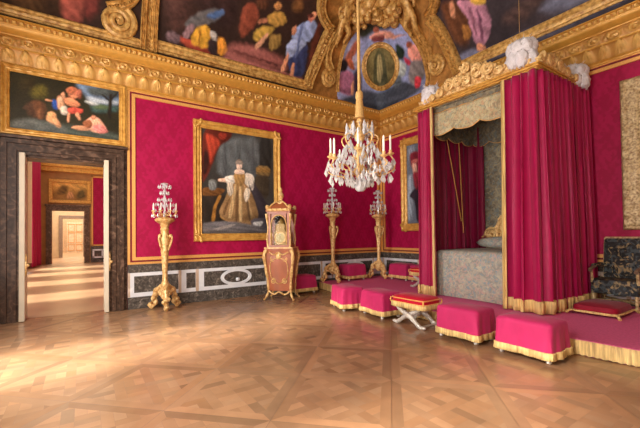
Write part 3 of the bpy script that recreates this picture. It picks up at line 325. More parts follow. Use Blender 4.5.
def paint(P, strokes, bg, seed=1, gain=1., wob=.012, lit=1.):
    P = np.asarray(P, float)
    Q = P + np.stack([smooth_noise(P, 14, seed), smooth_noise(P, 14, seed + 5)], 1)*wob
    C = np.tile(np.array(lin(bg)), (len(P), 1)); C *= (1 + .3*smooth_noise(P, 3., seed + 9))[:,None].clip(.5, 1.6)
    for n_, (poly, rgb, soft) in enumerate(strokes):
        pl = np.asarray(poly, float)
        if len(pl) < 20: pl = pl.mean(0) + (pl - pl.mean(0))*1.08
        for _ in range(2 if len(pl) > 4 else 1):      # round the corners off
            nx = np.roll(pl, -1, 0); pl = np.stack([pl*.8+nx*.2, pl*.2+nx*.8], 1).reshape(-1, 2)
        idx, w = soft_poly(Q, pl, soft)
        if w is None: continue
        col = np.array(lin(rgb)); c0 = pl.mean(0); ext = pl.max(0) - pl.min(0) + 1e-6
        rel = (P[idx] - c0)/ext
        vol = -.5*rel[:,0]*lit + .45*rel[:,1]
        fold = np.sin((rel[:,0]*math.cos(n_) + rel[:,1]*.5*math.sin(n_))*17 + 3*np.sin(rel[:,1]*4 + n_))
        big = min(1., float(ext.min())/.12)
        shade = 1 + vol*.9 + .2*fold*big + .16*smooth_noise(P[idx], 16., seed + n_)
        C[idx] = C[idx]*(1 - w[:,None]) + (col[None]*shade[:,None].clip(.4, 1.7))*w[:,None]
    return np.concatenate([C*gain, np.ones((len(P), 1))], 1)

# ------------------------------------------------------------------ camera
cam = bpy.data.cameras.new('camera'); camo = bpy.data.objects.new('camera', cam); COL.objects.link(camo)
YAW, PITCH, ROLL, F = .5917, .018, -.0125, 353.0
fw = np.array((math.sin(YAW)*math.cos(PITCH), math.cos(YAW)*math.cos(PITCH), math.sin(PITCH)))
r0 = np.array((math.cos(YAW), -math.sin(YAW), 0.)); u0 = np.cross(r0, fw)
rt = math.cos(ROLL)*r0 + math.sin(ROLL)*u0; up = -math.sin(ROLL)*r0 + math.cos(ROLL)*u0
from mathutils import Matrix, Vector
mw = Matrix(((rt[0], up[0], -fw[0], -8.57), (rt[1], up[1], -fw[1], -8.93), (rt[2], up[2], -fw[2], 1.6), (0, 0, 0, 1)))
camo.matrix_world = mw
cam.sensor_width = 36.; cam.lens = F/640*36.; cam.shift_y = (228.43 - 214)/640.
cam.clip_start = .05; cam.clip_end = 200
sc.camera = camo

# ------------------------------------------------------------------ floor: parquet panels laid on the diagonal
def clip_poly(poly, planes):
    for nx, ny, d in planes:
        out = []
        for i in range(len(poly)):
            a, b = poly[i], poly[(i+1) % len(poly)]
            da, db = nx*a[0]+ny*a[1]-d, nx*b[0]+ny*b[1]-d
            if da <= 0: out.append(a)
            if (da < 0 < db) or (db < 0 < da):
                t = da/(da-db); out.append((a[0]+(b[0]-a[0])*t, a[1]+(b[1]-a[1])*t))
        poly = out
        if len(poly) < 3: return []
    return poly
def parquet():
    mb = MB(); cols = []
    R2 = 2**.5; T = 1.03; fwid = .1; a0, b0 = -8.41, .25
    room = [(1,0,.0), (-1,0,10.45), (0,1,.25), (0,-1,10.6)]
    def put(poly, fn, col):
        q = [fn(p) for p in poly]
        q = clip_poly(q, room)
        if len(q) < 3: return
        mb.add([(x, y, 0.) for x, y in q], [tuple(range(len(q)))]); cols.extend([col]*len(q))
    base = np.array(lin((174, 137, 105)))
    for ia in range(-9, 10):
        for ib in range(-10, 11):
            A0, B0 = a0 + ia*T, b0 + ib*T
            cx, cy = (A0+T/2+B0+T/2)/R2, (A0+T/2-B0-T/2)/R2
            if cx < -11.4 or cx > .9 or cy > 1.2 or cy < -11.5: continue
            tone = 1 + rng.normal()*.05
            def fn(p): a, b = A0+p[0], B0+p[1]; return ((a+b)/R2, (a-b)/R2)
            g = .002
            def wood(k=0.):
                t = tone*(1 + rng.normal()*.095 + k)
                h = rng.normal()*.025
                return (base[0]*t*(1+h), base[1]*t, base[2]*t*(1-h), 1.)
            dark = tuple(base*.32) + (1.,)
            put([(0,0),(T,0),(T,T),(0,T)], lambda p: fn(p), dark) if False else None
            e = T - g
            for poly in ([(g,g),(e,g),(e-fwid,fwid),(fwid,fwid)], [(e,g),(e,e),(e-fwid,e-fwid),(e-fwid,fwid)],
                         [(e,e),(g,e),(fwid,e-fwid),(e-fwid,e-fwid)], [(g,e),(g,g),(fwid,fwid),(fwid,e-fwid)]):
                put(poly, fn, wood(-.05))
            lo, hi = fwid + .001, T - fwid - .001
            L = (hi-lo)*R2/4; w = .1; inner = [(1,0,hi), (-1,0,-lo), (0,1,hi), (0,-1,-lo)]
            c0 = T/2
            def cell(r0, r1, t0, t1, k=0.):
                q = [(c0+(r+t)/R2, c0+(r-t)/R2) for r, t in ((r0,t0),(r1,t0),(r1,t1),(r0,t1))]
                q = clip_poly(q, inner)
                if len(q) >= 3: put(q, fn, wood(k))
            for i in range(-3, 4):
                for j in range(-3, 4):
                    h = w/2; s = .0006
                    # block between strips, two boards, direction alternates
                    r0, r1, t0, t1 = i*L+h, (i+1)*L-h, j*L+h, (j+1)*L-h
                    if (i+j) % 2: cell(r0+s, (r0+r1)/2-s, t0+s, t1-s, .06); cell((r0+r1)/2+s, r1-s, t0+s, t1-s, .06)
                    else: cell(r0+s, r1-s, t0+s, (t0+t1)/2-s, .06); cell(r0+s, r1-s, (t0+t1)/2+s, t1-s, .06)
                    st = i*L-h if (i+j) % 2 == 0 else i*L+h
                    cell(st+s, (i+1)*L-h-s, j*L-h+s, j*L+h-s, -.04)
                    st = j*L-h if (i+j) % 2 == 1 else j*L+h
                    cell(i*L-h+s, i*L+h-s, st+s, (j+1)*L-h-s, -.05)
    C = np.array(cols); P = np.array(mb.v)
    # the boards are lighter towards the windows, darker and browner in the middle of the room
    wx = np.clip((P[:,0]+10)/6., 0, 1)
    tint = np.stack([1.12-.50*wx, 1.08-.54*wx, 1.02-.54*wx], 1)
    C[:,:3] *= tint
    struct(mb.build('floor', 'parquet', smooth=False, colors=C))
parquet()
struct(MB().box(-10.45, .0, -10.6, .25, -.06, -.0025).build('floor_bed', mat('dark_joint', (104, 70, 48), .5), smooth=False))
bpy.data.objects['floor_bed'].name = 'trim_20'
struct(MB().box(-11.2, -4., .25, 40., -.06, -.001).build('floor_2', mat('far_oak_floor', (200, 164, 124), .3, 0, .14, 1.6, stretch=(1, .35, 1)), smooth=False))

# ------------------------------------------------------------------ walls
wb = MB()
wb.box(-10.75, -9.57, 0, .5, 0, 8.6).box(-8.1, .35, 0, .5, 0, 8.6).box(-9.57, -8.1, 0, .5, 3.24, 8.6)
struct(wb.build('wall_back', 'damask_back', smooth=False))
struct(MB().box(0, .35, -10.75, .0, 0, 8.6).build('wall_right', 'damask_right', smooth=False))
wl = MB(); ys = [-10.75]
WIN = [(-4.1, -2.5), (-8.3, -6.7)]
edges = [-10.75]
for a, b in sorted(WIN): edges += [a, b]
edges.append(.0)
for i in range(0, len(edges), 2): wl.box(-10.75, -10.4, edges[i], edges[i+1], 0, 8.6)
for a, b in WIN: wl.box(-10.75, -10.4, a, b, 0, .3).box(-10.75, -10.4, a, b, 5.0, 8.6)
struct(wl.build('wall_left', 'plaster', smooth=False))
struct(MB().box(-10.75, .35, -10.75, -10.6, 0, 8.6).build('wall_front', 'plaster', smooth=False))
for k, (a, b) in enumerate(WIN):
    w = MB()
    for y in (a, (a+b)/2, b): w.box(-10.66, -10.6, y-.04, y+.04, .3, 5.0)
    for z in (.3, 1.2, 2.1, 3.0, 3.9, 4.98): w.box(-10.65, -10.61, a, b, z-.025, z+.025)
    struct(w.build('window_%d' % (k+1), 'door_white', smooth=False))

# braid frames round the damask
def strip_frame(name, m, x0, x1, z0, z1, w, d, axis):
    mb = MB()
    def b(u0, u1, a0, a1):
        if axis == 'x': mb.box(u0, u1, -d, .0, a0, a1)
        else: mb.box(-d, 0., -u1, -u0, a0, a1)
    b(x0, x1, z0, z0+w); b(x0, x1, z1-w, z1); b(x0, x0+w, z0+w, z1-w); b(x1-w, x1, z0+w, z1-w)
    return struct(mb.build(name, m, smooth=False))
strip_frame('trim_3', 'trim', -7.745, -.03, .985, 4.93, .05, .03, 'x')
strip_frame('trim_4', 'trim_red', -7.695, -.08, 1.035, 4.88, .04, .022, 'x')
strip_frame('trim_5', 'trim', -7.655, -.12, 1.075, 4.84, .07, .03, 'x')
strip_frame('trim_6', 'trim', .03, 10.6, .985, 4.93, .05, .03, 'y')
strip_frame('trim_7', 'trim_red', .08, 10.6, 1.035, 4.88, .04, .022, 'y')
strip_frame('trim_8', 'trim', .12, 10.6, 1.075, 4.84, .07, .03, 'y')

# marble dado
def dado(name, u0, u1, axis, panels, ovals):
    """panels: list of (start, end) of framed dark panels"""
    def B(mb, a, b, d0, d1, z0, z1):
        if axis == 'x': mb.box(a, b, -d1, -d0, z0, z1)
        else: mb.box(-d1, -d0, -b, -a, z0, z1)
    root = MB()
    B(root, u0, u1, 0, .035, .26, .81); B(root, u0, u1, 0, .09, 0, .2); B(root, u0, u1, 0, .07, .2, .26)
    B(root, u0, u1, 0, .06, .80, .84); B(root, u0, u1, 0, .08, .84, .94); B(root, u0, u1, 0, .1, .94, .985)
    r = struct(root.build(name, 'marble_grey', smooth=False))
    w = MB(); bg = MB()
    B(w, u0, u1, .035, .055, .26, .35); B(w, u0, u1, .035, .055, .72, .80)
    last = u0
    for a, b in panels:
        mid = (last + a)/2
        B(w, last, a, .035, .055, .35, .72)
        B(bg, last + (a-last)*.0, last + (a-last)*.35, .055, .06, .262, .798)
        last = b
    B(w, last, u1, .035, .055, .35, .72)
    w.build('white_frame', 'marble_white', r, smooth=False); bg.build('beige_strip', 'marble_beige', r, smooth=False)
    ov = MB()
    for c in ovals:
        n = 36; rr = []
        for k, (s, d) in enumerate(((1., .036), (.98, .062), (.8, .062), (.78, .036))):
            ring = []
            for i in range(n):
                t = 2*PI*i/n; u, z = c + .42*s*math.cos(t), .535 + .215*(1-(1-s)*1.6)*math.sin(t)
                ring.append((u, -d, z) if axis == 'x' else (-d, -u, z))
            rr.append(ring)
        ov.rings(rr, caps=False)
        if axis == 'x': ov.sphere((c+.03, -.06, .47), (.06, .03, .05), 8, 5)
    if ovals: ov.build('oval_ring', 'marble_white', r)
dado('baseboard_back', -7.745, 0., 'x', [(-7.62, -6.68), (-6.5, -6.28), (-6.08, -4.40), (-4.22, -4.0), (-3.82, -2.6), (-2.42, -2.2), (-2.02, -.5), (-.32, -.1)], [-5.24, -1.26])
dado('baseboard_right', .1, 10.6, 'y', [(.25, 1.6), (1.78, 2.0), (2.2, 3.9), (4.1, 4.3), (4.5, 6.2), (6.4, 6.6), (6.8, 8.5), (8.7, 10.)], [3.05, 5.35])

# door casing, marble
dm = MB()
def frame_u(mb, x0, x1, zt, w0, w1, y0, y1):
    """an inverted U of section between inner offset w0 and outer offset w1 about the opening"""
    mb.box(x0-w1, x0-w0, -y1, -y0, 0, zt+w1); mb.box(x1+w0, x1+w1, -y1, -y0, 0, zt+w1); mb.box(x0-w0, x1+w0, -y1, -y0, zt+w0, zt+w1)
frame_u(dm, -9.57, -8.1, 3.24, .0, .06, 0, .05)
frame_u(dm, -9.57, -8.1, 3.24, .06, .13, 0, .085)
frame_u(dm, -9.57, -8.1, 3.24, .13, .2, 0, .06)
frame_u(dm, -9.57, -8.1, 3.24, .2, .28, 0, .1)
frame_u(dm, -9.57, -8.1, 3.24, .28, .345, 0, .03)
dm.box(-10.4, -9.9, -.04, 0, 0, 3.585).box(-10.4, -7.745, -.13, 0, 3.535, 3.585)
dm.box(-9.57, -9.52, 0, .5, 0, 3.24).box(-8.15, -8.1, 0, .5, 0, 3.24).box(-9.52, -8.15, 0, .5, 3.2, 3.24)
d1 = struct(dm.build('door_1', 'marble', smooth=False))
for x0, x1 in ((-9.585, -9.495), (-8.19, -8.105)):
    lf = MB().bbox(x0, x1, -.14, .2, .01, 3.26, .012).build('door_leaf', 'jamb', d1, smooth=False)
    xm = (x0+x1)/2; s = 1 if x0 > -9 else -1
    hd = MB().bbox(x1-.005, x1+.03, -.13, -.06, 1.0, 1.16, .01).sphere((x1+.04, -.1, 1.08), .035, 8, 6)
    hd.tube([(x1+.012, -.1, 1.16), (x1+.012, -.1, 1.22), (x1+.012, -.1, 1.3)], [.012, .02, .006], 6)
    hd.tube([(x1+.012, -.1, 1.0), (x1+.012, -.1, .95), (x1+.012, -.1, .88)], [.012, .02, .006], 6)
    hd.build('lock', 'ormolu', lf)

gpn = MB().box(-10.4, -7.745, -.012, 0, 3.58, 4.97).box(-10.4, -9.9, -.06, 0, 3.58, 4.97).box(-7.8, -7.745, -.06, 0, 3.58, 4.97)
struct(gpn.build('trim_15', 'frame', smooth=False))
# ------------------------------------------------------------------ cornice
def cornice(name, axis, u_start):
    prof = [(4.90, .0), (4.91, .05), (4.935, .06), (4.95, .035), (4.96, .05)]
    for k in range(1, 11): prof.append((4.96+.024*k, .05+.13*(k/10)**1.3))
    prof += [(5.215, .2), (5.235, .2), (5.24, .18)]
    for k in range(1, 9): prof.append((5.24+.0235*k, .18+.03*k/8))
    prof += [(5.44, .235), (5.455, .24), (5.46, .22)]
    for k in range(1, 6): prof.append((5.46+.022*k, .22+.13*math.sin(k/5*PI/2)))
    prof += [(5.572, .36), (5.585, .365), (5.59, .35), (5.62, .355), (5.65, .36), (5.675, .365), (5.685, .40), (5.70, .40), (5.705, .0)]
    ds = .022
    def relief(u, z):
        if 4.962 < z < 5.205:                     # acanthus leaves, alternately tall and short, tips curling out
            q = (z-4.96)/.245; s = u/.26; c = s - math.floor(s) - .5; k = int(math.floor(s)) % 2
            width = .46*math.sin(PI*min(1., .25+.75*q))**.6*(1. if k else .8)
            leaf = max(0., 1-(abs(c)/max(.05, width))**3)
            rib = .55+.45*abs(math.cos(c*PI*6+q*2.5*(1 if c > 0 else -1)))
            return (.02+.04*q**1.5)*leaf*rib + .012*(1-leaf)*math.sin(q*PI)
        if 5.242 < z < 5.435:                     # running scroll with a flower in every turn
            q = (z-5.24)/.195; s = u/.32; c = s - math.floor(s) - .5; k = 1 if int(math.floor(s)) % 2 else -1
            x, y = c*1.6, (q-.5 - .06*k)*1.0; r = math.hypot(x, y*1.25); th = math.atan2(y, x)
            flower = max(0., 1-r/.26)*(1+.35*math.cos(5*th)); ring = math.exp(-((r-.42-.05*math.sin(2*th*k))/.09)**2)
            sprig = max(0., math.sin(c*PI*6+q*7*k))*.35*(r > .5)*math.sin(PI*q)
            return .05*min(1., flower+.75*ring+sprig)*math.sin(PI*min(1., max(0., q)))**.4
        if 5.595 < z < 5.675:
            return .035 if (u/.1) % 1 < .58 else 0.
        return 0.
    mb = MB(); L = 10.42 if axis == 'x' else 10.6
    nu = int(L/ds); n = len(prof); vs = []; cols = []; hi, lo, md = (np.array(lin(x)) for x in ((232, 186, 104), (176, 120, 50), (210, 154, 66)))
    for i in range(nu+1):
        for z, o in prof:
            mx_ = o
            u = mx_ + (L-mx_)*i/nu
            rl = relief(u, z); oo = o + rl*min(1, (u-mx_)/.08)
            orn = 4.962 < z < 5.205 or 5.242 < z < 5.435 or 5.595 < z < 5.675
            w = min(1, max(0, rl/.04)); cols.append(tuple((lo*(1-w)+hi*w) if orn else md)+(1.,))  # shade painted into the colour: ornament hollows darker, raised parts lighter
            vs.append((-u, -oo, z) if axis == 'x' else (-oo, -u, z))
    fs = []
    for i in range(nu):
        for j in range(n-1):
            q = (i*n+j, i*n+j+1, (i+1)*n+j+1, (i+1)*n+j); fs.append(q if axis == 'x' else q[::-1])
    mb.add(vs, fs)
    struct(mb.build(name, 'cornice_painted_shade', colors=np.array(cols)))
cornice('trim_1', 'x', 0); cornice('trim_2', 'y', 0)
gp = MB().box(-10.4, -.0, -.12, .0, 5.7, 5.9).box(-.12, -.0, -10.6, .0, 5.7, 5.9)  # near-black strip painted in as the shadow between cornice and cove
struct(gp.build('trim_9', 'shadow_gap', smooth=False))

# ------------------------------------------------------------------ vaulted ceiling with its canvases
def cprof(t):
    a = t*PI/2*.95
    return .15+2.6*(1-math.cos(a)), 5.6+3.0*math.sin(a), .15+1.2*t
def cove(S, t):
    d, z, rc = cprof(t); A = d + rc
    if S < -A: return np.array((S, -d, z))
    if S > A: return np.array((-d, -S, z))
    th = PI/2*(1-(S+A)/(2*A)); return np.array((-A+rc*math.cos(th), -A+rc*math.sin(th), z))
def cove_n(S, t):
    h = 1e-3; a = cove(S+h, t)-cove(S-h, t); b = cove(S, t+h)-cove(S, t-h)
    n = np.cross(a, b); n /= np.linalg.norm(n)+1e-12
    c = np.array((-5., -5., 4.)) - cove(S, t)
    return n if n @ c > 0 else -n
FR = DATA['frames']
cs = DATA['cove']
Spoly = [s for s in cs if s[1] == [138, 146, 186]][0][0]
ns, ntt = 820, 130
Sv = np.linspace(-10.42, 10.6, ns); Tv = np.linspace(.0, 1.0, ntt)
GP = np.array([(S, t) for t in Tv for S in Sv])
sc_t = 4.2
strokes = [([(a, b*sc_t) for a, b in p], c, s*.6) for p, c, s in cs]
PQ = GP*np.array((1, sc_t))
iC = [i for i, s in enumerate(cs) if s[1] == [138, 146, 186]][0]
bgcol = paint(PQ, strokes[:iC], (50, 33, 27), 3, wob=.02)
# right-hand strokes start after the medallion ones
iD = [i for i, s in enumerate(cs) if s[1] == [92, 54, 32]][0]
colC = paint(PQ, [(p, c, s*1.4) for p, c, s in strokes[iC:iD]], (60, 54, 60), 4, wob=.012)
colD = paint(PQ, strokes[iD:], (52, 42, 46), 5, wob=.02)
def interp_path(paths):
    pts = sorted([(t, S) for n in paths for S, t in FR[n]]); ts = [p[0] for p in pts]; ss = [p[1] for p in pts]
    return lambda t: np.interp(t, ts, ss)
bl = interp_path(['lower_left', 'upper_left']); br = interp_path(['lower_right', 'upper_right'])
inC = np.zeros(len(GP), bool)
idx, w = soft_poly(GP, Spoly, .004); inC[idx[w > .5]] = True
lft = bl(GP[:,1]); rgt = br(GP[:,1])
region = np.where(inC, 3, np.where(GP[:,0] < -7.33, 1, np.where(GP[:,0] < lft, 2, np.where(GP[:,0] > rgt, 4, 0))))
pos = np.array([cove(S, t) for S, t in GP]); nrm = None
ground = np.tile(np.array(lin((150, 104, 52)) + (1.,)), (len(GP), 1)); ground[:,:3] *= (1+.35*smooth_noise(PQ, 8, 2))[:,None].clip(.4, 1.6)
def patch(name, k, colors, m):
    used = {}; mb = MB(); cc = []
    reg = region.reshape(ntt, ns)
    for j in range(ntt-1):
        for i in range(ns-1):
            if reg[j, i] != k: continue
            q = []
            for jj, ii in ((j, i), (j, i+1), (j+1, i+1), (j+1, i)):
                g = jj*ns+ii
                if g not in used: used[g] = len(mb.v); mb.v.append(tuple(pos[g])); cc.append(colors[g])
                q.append(used[g])
            mb.f.append(tuple(q))
    return mb.build(name, m, colors=np.array(cc)) if mb.v else None
struct(patch('ceiling', 0, ground, 'fresco'))
d_, z_, rc_ = cprof(1.)
struct(MB().box(-10.75, .35, -10.75, .35, z_-.005, z_+.2).build('ceiling_2', 'ceiling', smooth=False))
pa = tag(patch('ceiling_painting', 1, bgcol, 'fresco'), 'dark ceiling canvas with pink drapery left of the scroll above the doorway', 'painting', 'painted canvases of the vault')
pb = tag(patch('ceiling_painting', 2, bgcol, 'fresco'), 'ceiling canvas with bowing figure in yellow robe and a woman in blue', 'painting', 'painted canvases of the vault')
pc = tag(patch('ceiling_painting', 3, colC, 'fresco'), 'corner ceiling painting with brown oval medallion between figures against blue sky', 'painting', 'painted canvases of the vault')
pd = tag(patch('ceiling_painting', 4, colD, 'fresco'), 'ceiling canvas with man in mauve robe above the bed', 'painting', 'painted canvases of the vault')

def catmull(pts, n=10):
    P = [np.array(p, float) for p in pts]; P = [2*P[0]-P[1]] + P + [2*P[-1]-P[-2]]; out = []
    for i in range(1, len(P)-2):
        for k in range(n):
            t = k/n; a, b, c, d = P[i-1:i+3]
            out.append(.5*((2*b)+(c-a)*t+(2*a-5*b+4*c-d)*t*t+(3*b-a-3*c+d)*t**3))
    out.append(P[-2]); return out
def cove_mould(mb, path, w, h, n=10, rel=0.):
    pts = catmull(path, n) if len(path) > 2 else [np.array(path[0])*(1-k/40)+np.array(path[1])*k/40 for k in range(41)]
    X = [cove(*p) for p in pts]; rr = []; m = len(X)
    for i in range(m):
        t = X[min(i+1, m-1)]-X[max(i-1, 0)]; t /= np.linalg.norm(t)+1e-9
        nn = cove_n(*pts[i]); s = np.cross(nn, t); s /= np.linalg.norm(s)+1e-9
        bump = 1 + rel*math.sin(i*2.2)
        sec = [(-.5, -.02), (-.5, .7), (-.36, 1), (-.22, .55), (-.1, .6+.35*rel), (0, .85*bump), (.1, .6+.35*rel), (.22, .55), (.36, 1), (.5, .7), (.5, -.02)]
        rr.append([tuple(X[i] + s*a*w + nn*b*h) for a, b in sec])
    mb.rings(rr, closed=True)
def cove_spiral(mb, c, R, turns=2.6, r=.05, flip=1, a0=0.):
    S, t = c; h = 1e-3; e1 = (cove(S+h, t)-cove(S-h, t)); e1 /= np.linalg.norm(e1); e2 = cove(S, t+h)-cove(S, t-h); e2 /= np.linalg.norm(e2); nn = cove_n(S, t)
    pts, rs = [], []
    for k in range(61):
        q = k/60; a = a0 + flip*turns*2*PI*q; rad = R*(1-.92*q)
        pts.append(cove(S, t) + e1*rad*math.cos(a) + e2*rad*math.sin(a) + nn*(.03+.1*q)); rs.append(r*(1-.45*q))
    mb.tube(pts, rs, 8)
    mb.sphere(tuple(cove(S, t)+nn*.12), R*.14)
def framepart(fn, parent):
    mb = MB(); fn(mb); return mb.build('frame', 'cove_gold', parent)
def fb(mb):
    cove_mould(mb, [(-7.33, .088), (-3.1, .088)], .27, .06, rel=.4)
    cove_mould(mb, [(-7.20, .05), (-7.18, .36), (-7.15, .9)], .1, .1)
    cove_mould(mb, FR['lower_left'], .28, .2, 12, .5)
    cove_mould(mb, FR['upper_left'], .24, .18, 12, .5)
framepart(fb, pb)
def fa(mb):
    cove_mould(mb, [(-10.4, .075), (-7.33, .075)], .2, .06, rel=.4)
    cove_mould(mb, [(-7.45, .05), (-7.42, .36), (-7.38, .9)], .12, .12); cove_mould(mb, [(-7.33, .05), (-7.3, .36), (-7.26, .9)], .16, .05, rel=.9)
framepart(fa, pa)
def fc(mb):
    cove_mould(mb, FR['edge_left'], .1, .07, 12); cove_mould(mb, FR['edge_right'], .1, .07, 12)
    e = [(a, b) for a, b in [s for s in cs if s[1] == [152, 106, 46]][0][0]]
    cove_mould(mb, e + [e[0], e[1]], .16, .06, 1, .4)
framepart(fc, pc)
def fd(mb):
    cove_mould(mb, [(3.2, .1), (10.6, .1)], .27, .06, rel=.4)
    cove_mould(mb, FR['lower_right'], .3, .2, 12, .5); cove_mould(mb, FR['upper_right'], .26, .18, 12, .5)
framepart(fd, pd)
st = MB()
for nme, R, fl, a0 in (('vol_left', .26, 1, .5), ('vol_right', .28, -1, 2.6), ('vol_far', .34, -1, 2.)):
    cove_spiral(st, FR[nme][0], R, 2.6, R*.26, fl, a0)
cove_mould(st, FR['inner_left'], .2, .2, 12); cove_mould(st, FR['inner_right'], .2, .2, 12)
cove_mould(st, FR['stem_far'], .22, .14, 12, .6)
struct(st.build('trim_10', 'cove_gold'))
# garlands and mask at the crown of the corner
gl = MB()
gpts = catmull(FR['garland'], 8)
for i, p in enumerate(gpts):
    X = cove(*p); nn = cove_n(*p)
    for k in range(3):
        j = rng.normal(size=3)*.09; gl.sphere(tuple(X+nn*.1+j), .09+.05*rng.random(), 7, 5)
for p in ((-1.2, .66), (0., .64), (1.2, .65), (-.6, .7), (.6, .7)):
    X = cove(*p); nn = cove_n(*p); gl.sphere(tuple(X+nn*.12), (.2, .2, .24), 9, 7)
    for k in range(6):
        j = rng.normal(size=3)*.2; gl.sphere(tuple(X+nn*.08+j), .1, 6, 5)
cove_mould(gl, [(-2.55, .64), (-1.4, .7), (0, .72), (1.4, .7), (2.55, .64)], .3, .15, 12, .6)
struct(gl.build('trim_11', 'cove_gold'))

def skin(name, pts, edges, radii, m, parent=None, sub=1):
    me = bpy.data.meshes.new(name); me.from_pydata([tuple(p) for p in pts], edges, []); me.update(); me.materials.append(M[m])
    o = bpy.data.objects.new(name, me); COL.objects.link(o)
    if parent is not None: o.parent = parent
    md = o.modifiers.new('skin', 'SKIN'); md.use_smooth_shade = True
    lay = me.skin_vertices[0] if me.skin_vertices else None
    if lay is None:
        bpy.context.view_layer.objects.active = o; o.select_set(True)
        lay = me.skin_vertices[0]
    for i, r in enumerate(radii):
        lay.data[i].radius = (r, r); lay.data[i].use_root = (i == 0)
    if sub:
        s = o.modifiers.new('sub', 'SUBSURF'); s.levels = sub; s.render_levels = sub
    return o
def putto(c, flip, lab):
    """gilded stucco child seated on the moulding, one arm on the garland"""
    S, t = c; X = cove(S, t); nn = cove_n(S, t); h = 1e-3
    e1 = cove(S+h, t)-cove(S-h, t); e1 /= np.linalg.norm(e1); e1 *= flip
    e2 = cove(S, t+h)-cove(S, t-h); e2 /= np.linalg.norm(e2)
    def q(a, b, n): return tuple(X + e1*a + e2*b + nn*(n+.12))
    pts = [q(0,0,.05), q(-.02,.2,.08), q(-.02,.38,.08), q(0,.5,.09), q(.01,.62,.1), q(.015,.7,.1),
           q(.16,.4,.1), q(.34,.36,.14), q(.52,.42,.12), q(-.16,.38,.08), q(-.28,.22,.1), q(-.22,.08,.14),
           q(.1,-.06,.14), q(.24,-.2,.22), q(.22,-.46,.14), q(.27,-.55,.16), q(-.08,-.08,.12), q(-.02,-.32,.18), q(.02,-.6,.1), q(.07,-.68,.12)]
    ed = [(0,1),(1,2),(2,3),(3,4),(4,5),(2,6),(6,7),(7,8),(2,9),(9,10),(10,11),(0,12),(12,13),(13,14),(14,15),(0,16),(16,17),(17,18),(18,19)]
    rd = [.13,.12,.12,.055,.11,.08,.07,.05,.035,.07,.05,.04,.1,.085,.055,.035,.1,.085,.055,.035]
    o = skin('stucco_figure', pts, ed, rd, 'cove_gold')
    return tag(o, lab, 'sculpture', 'gilded stucco figures')
putto((-2.42, .545), 1, 'gilded stucco child sitting left of the corner ceiling painting')
putto((2.4, .545), -1, 'gilded stucco child sitting right of the corner ceiling painting')

# ------------------------------------------------------------------ framed paintings on flat walls
def framed(name, label, x0, x1, z0, z1, fwid, axis, key, bg, m='frame', group=None, depth=.09, corner=.0, gain=1., carve=1.):
    """u = x on the back wall, u = -y on the right wall"""
    def W(u, d, z): return (u, -d, z) if axis == 'x' else (-d, -u, z)
    root = empty(name, label, 'painting', W((x0+x1)/2, .03, z0), 0, group)
    ox, oy, oz = root.location
    def Lc(u, d, z): p = W(u, d, z); return (p[0]-ox, p[1]-oy, p[2]-oz)
    prof = [(0, .0), (0, .6), (.08, .95), (.2, 1.), (.32, .75), (.42, .62), (.55, .72), (.7, .68), (.8, .5), (.88, .62), (.95, .55), (1., .25), (1., 0)]
    mb = MB(); cw, ch = x1-x0, z1-z0; st = .035; ring = []
    for (ua, za, ub, zb) in ((x0,z0,x1,z0), (x1,z0,x1,z1), (x1,z1,x0,z1), (x0,z1,x0,z0)):
        n = max(4, int((abs(ub-ua)+abs(zb-za))/st))
        for i in range(n): ring.append((ua+(ub-ua)*i/n, za+(zb-za)*i/n))
    mx, mz = (x0+x1)/2, (z0+z1)/2; rr = []
    for i, (u, z) in enumerate(ring):
        sec = []
        for a, h in prof:
            kx = (cw/2-a*fwid)/(cw/2); kz = (ch/2-a*fwid)/(ch/2)
            uu, zz = mx+(u-mx)*kx, mz+(z-mz)*kz
            e = min(abs(u-x0)+abs(z-z0), abs(u-x1)+abs(z-z0), abs(u-x1)+abs(z-z1), abs(u-x0)+abs(z-z1))
            car = carve*(.16*math.sin(i*1.15+a*9)+.1*math.sin(i*.53))*(a > .02)*(a < .98)
            cor = corner*math.exp(-(e/.3)**2)*math.sin(PI*min(1, max(0, a)))
            sec.append(Lc(uu, depth*(h*(1+car)+cor), zz))
        rr.append(sec)
    n = len(rr); k = len(prof); mb.v = [p for r in rr for p in r]
    for i in range(n):
        for j in range(k-1):
            q = (i*k+j, ((i+1)%n)*k+j, ((i+1)%n)*k+j+1, i*k+j+1); mb.f.append(q[::-1] if axis == 'x' else q)
    if corner > .2:
        for (u, z) in ((x0, z0), (x1, z0), (x1, z1), (x0, z1)):
            su, sz = (1 if u == x0 else -1), (1 if z == z0 else -1)
            for t in range(7):
                a = t/6*PI/2; mb.sphere(Lc(u+su*(.02+fwid*.5*math.sin(a)*1.5), depth*.9, z+sz*(.02+fwid*.5*math.cos(a)*1.5)), fwid*.22, 7, 5)
    mb.build('frame', m, root)
    i0, i1, j0, j1 = x0+fwid*.93, x1-fwid*.93, z0+fwid*.93, z1-fwid*.93
    nu, nv = max(30, int((i1-i0)/.017)), max(30, int((j1-j0)/.017))
    uu, zz = np.meshgrid(np.linspace(i0, i1, nu), np.linspace(j0, j1, nv))
    P = np.stack([uu.ravel(), zz.ravel()], 1)
    C = paint(P, [(p_, c_, s_*.6) for p_, c_, s_ in (DATA.get(key, []) if isinstance(key, str) else key)], bg, 11, gain, wob=.006)
    g = MB(); g.v = [Lc(u, depth*.3, z) for u, z in P]
    for j in range(nv-1):
        for i in range(nu-1):
            q = (j*nu+i, j*nu+i+1, (j+1)*nu+i+1, (j+1)*nu+i); g.f.append(q)
    g.build('canvas', 'paint', root, colors=C)
    return root
framed('framed_painting', 'wide gilt framed mythological painting above the marble doorway', -9.87, -7.77, 3.60, 4.965, .14, 'x', 'overdoor', (46, 40, 22), carve=.25)
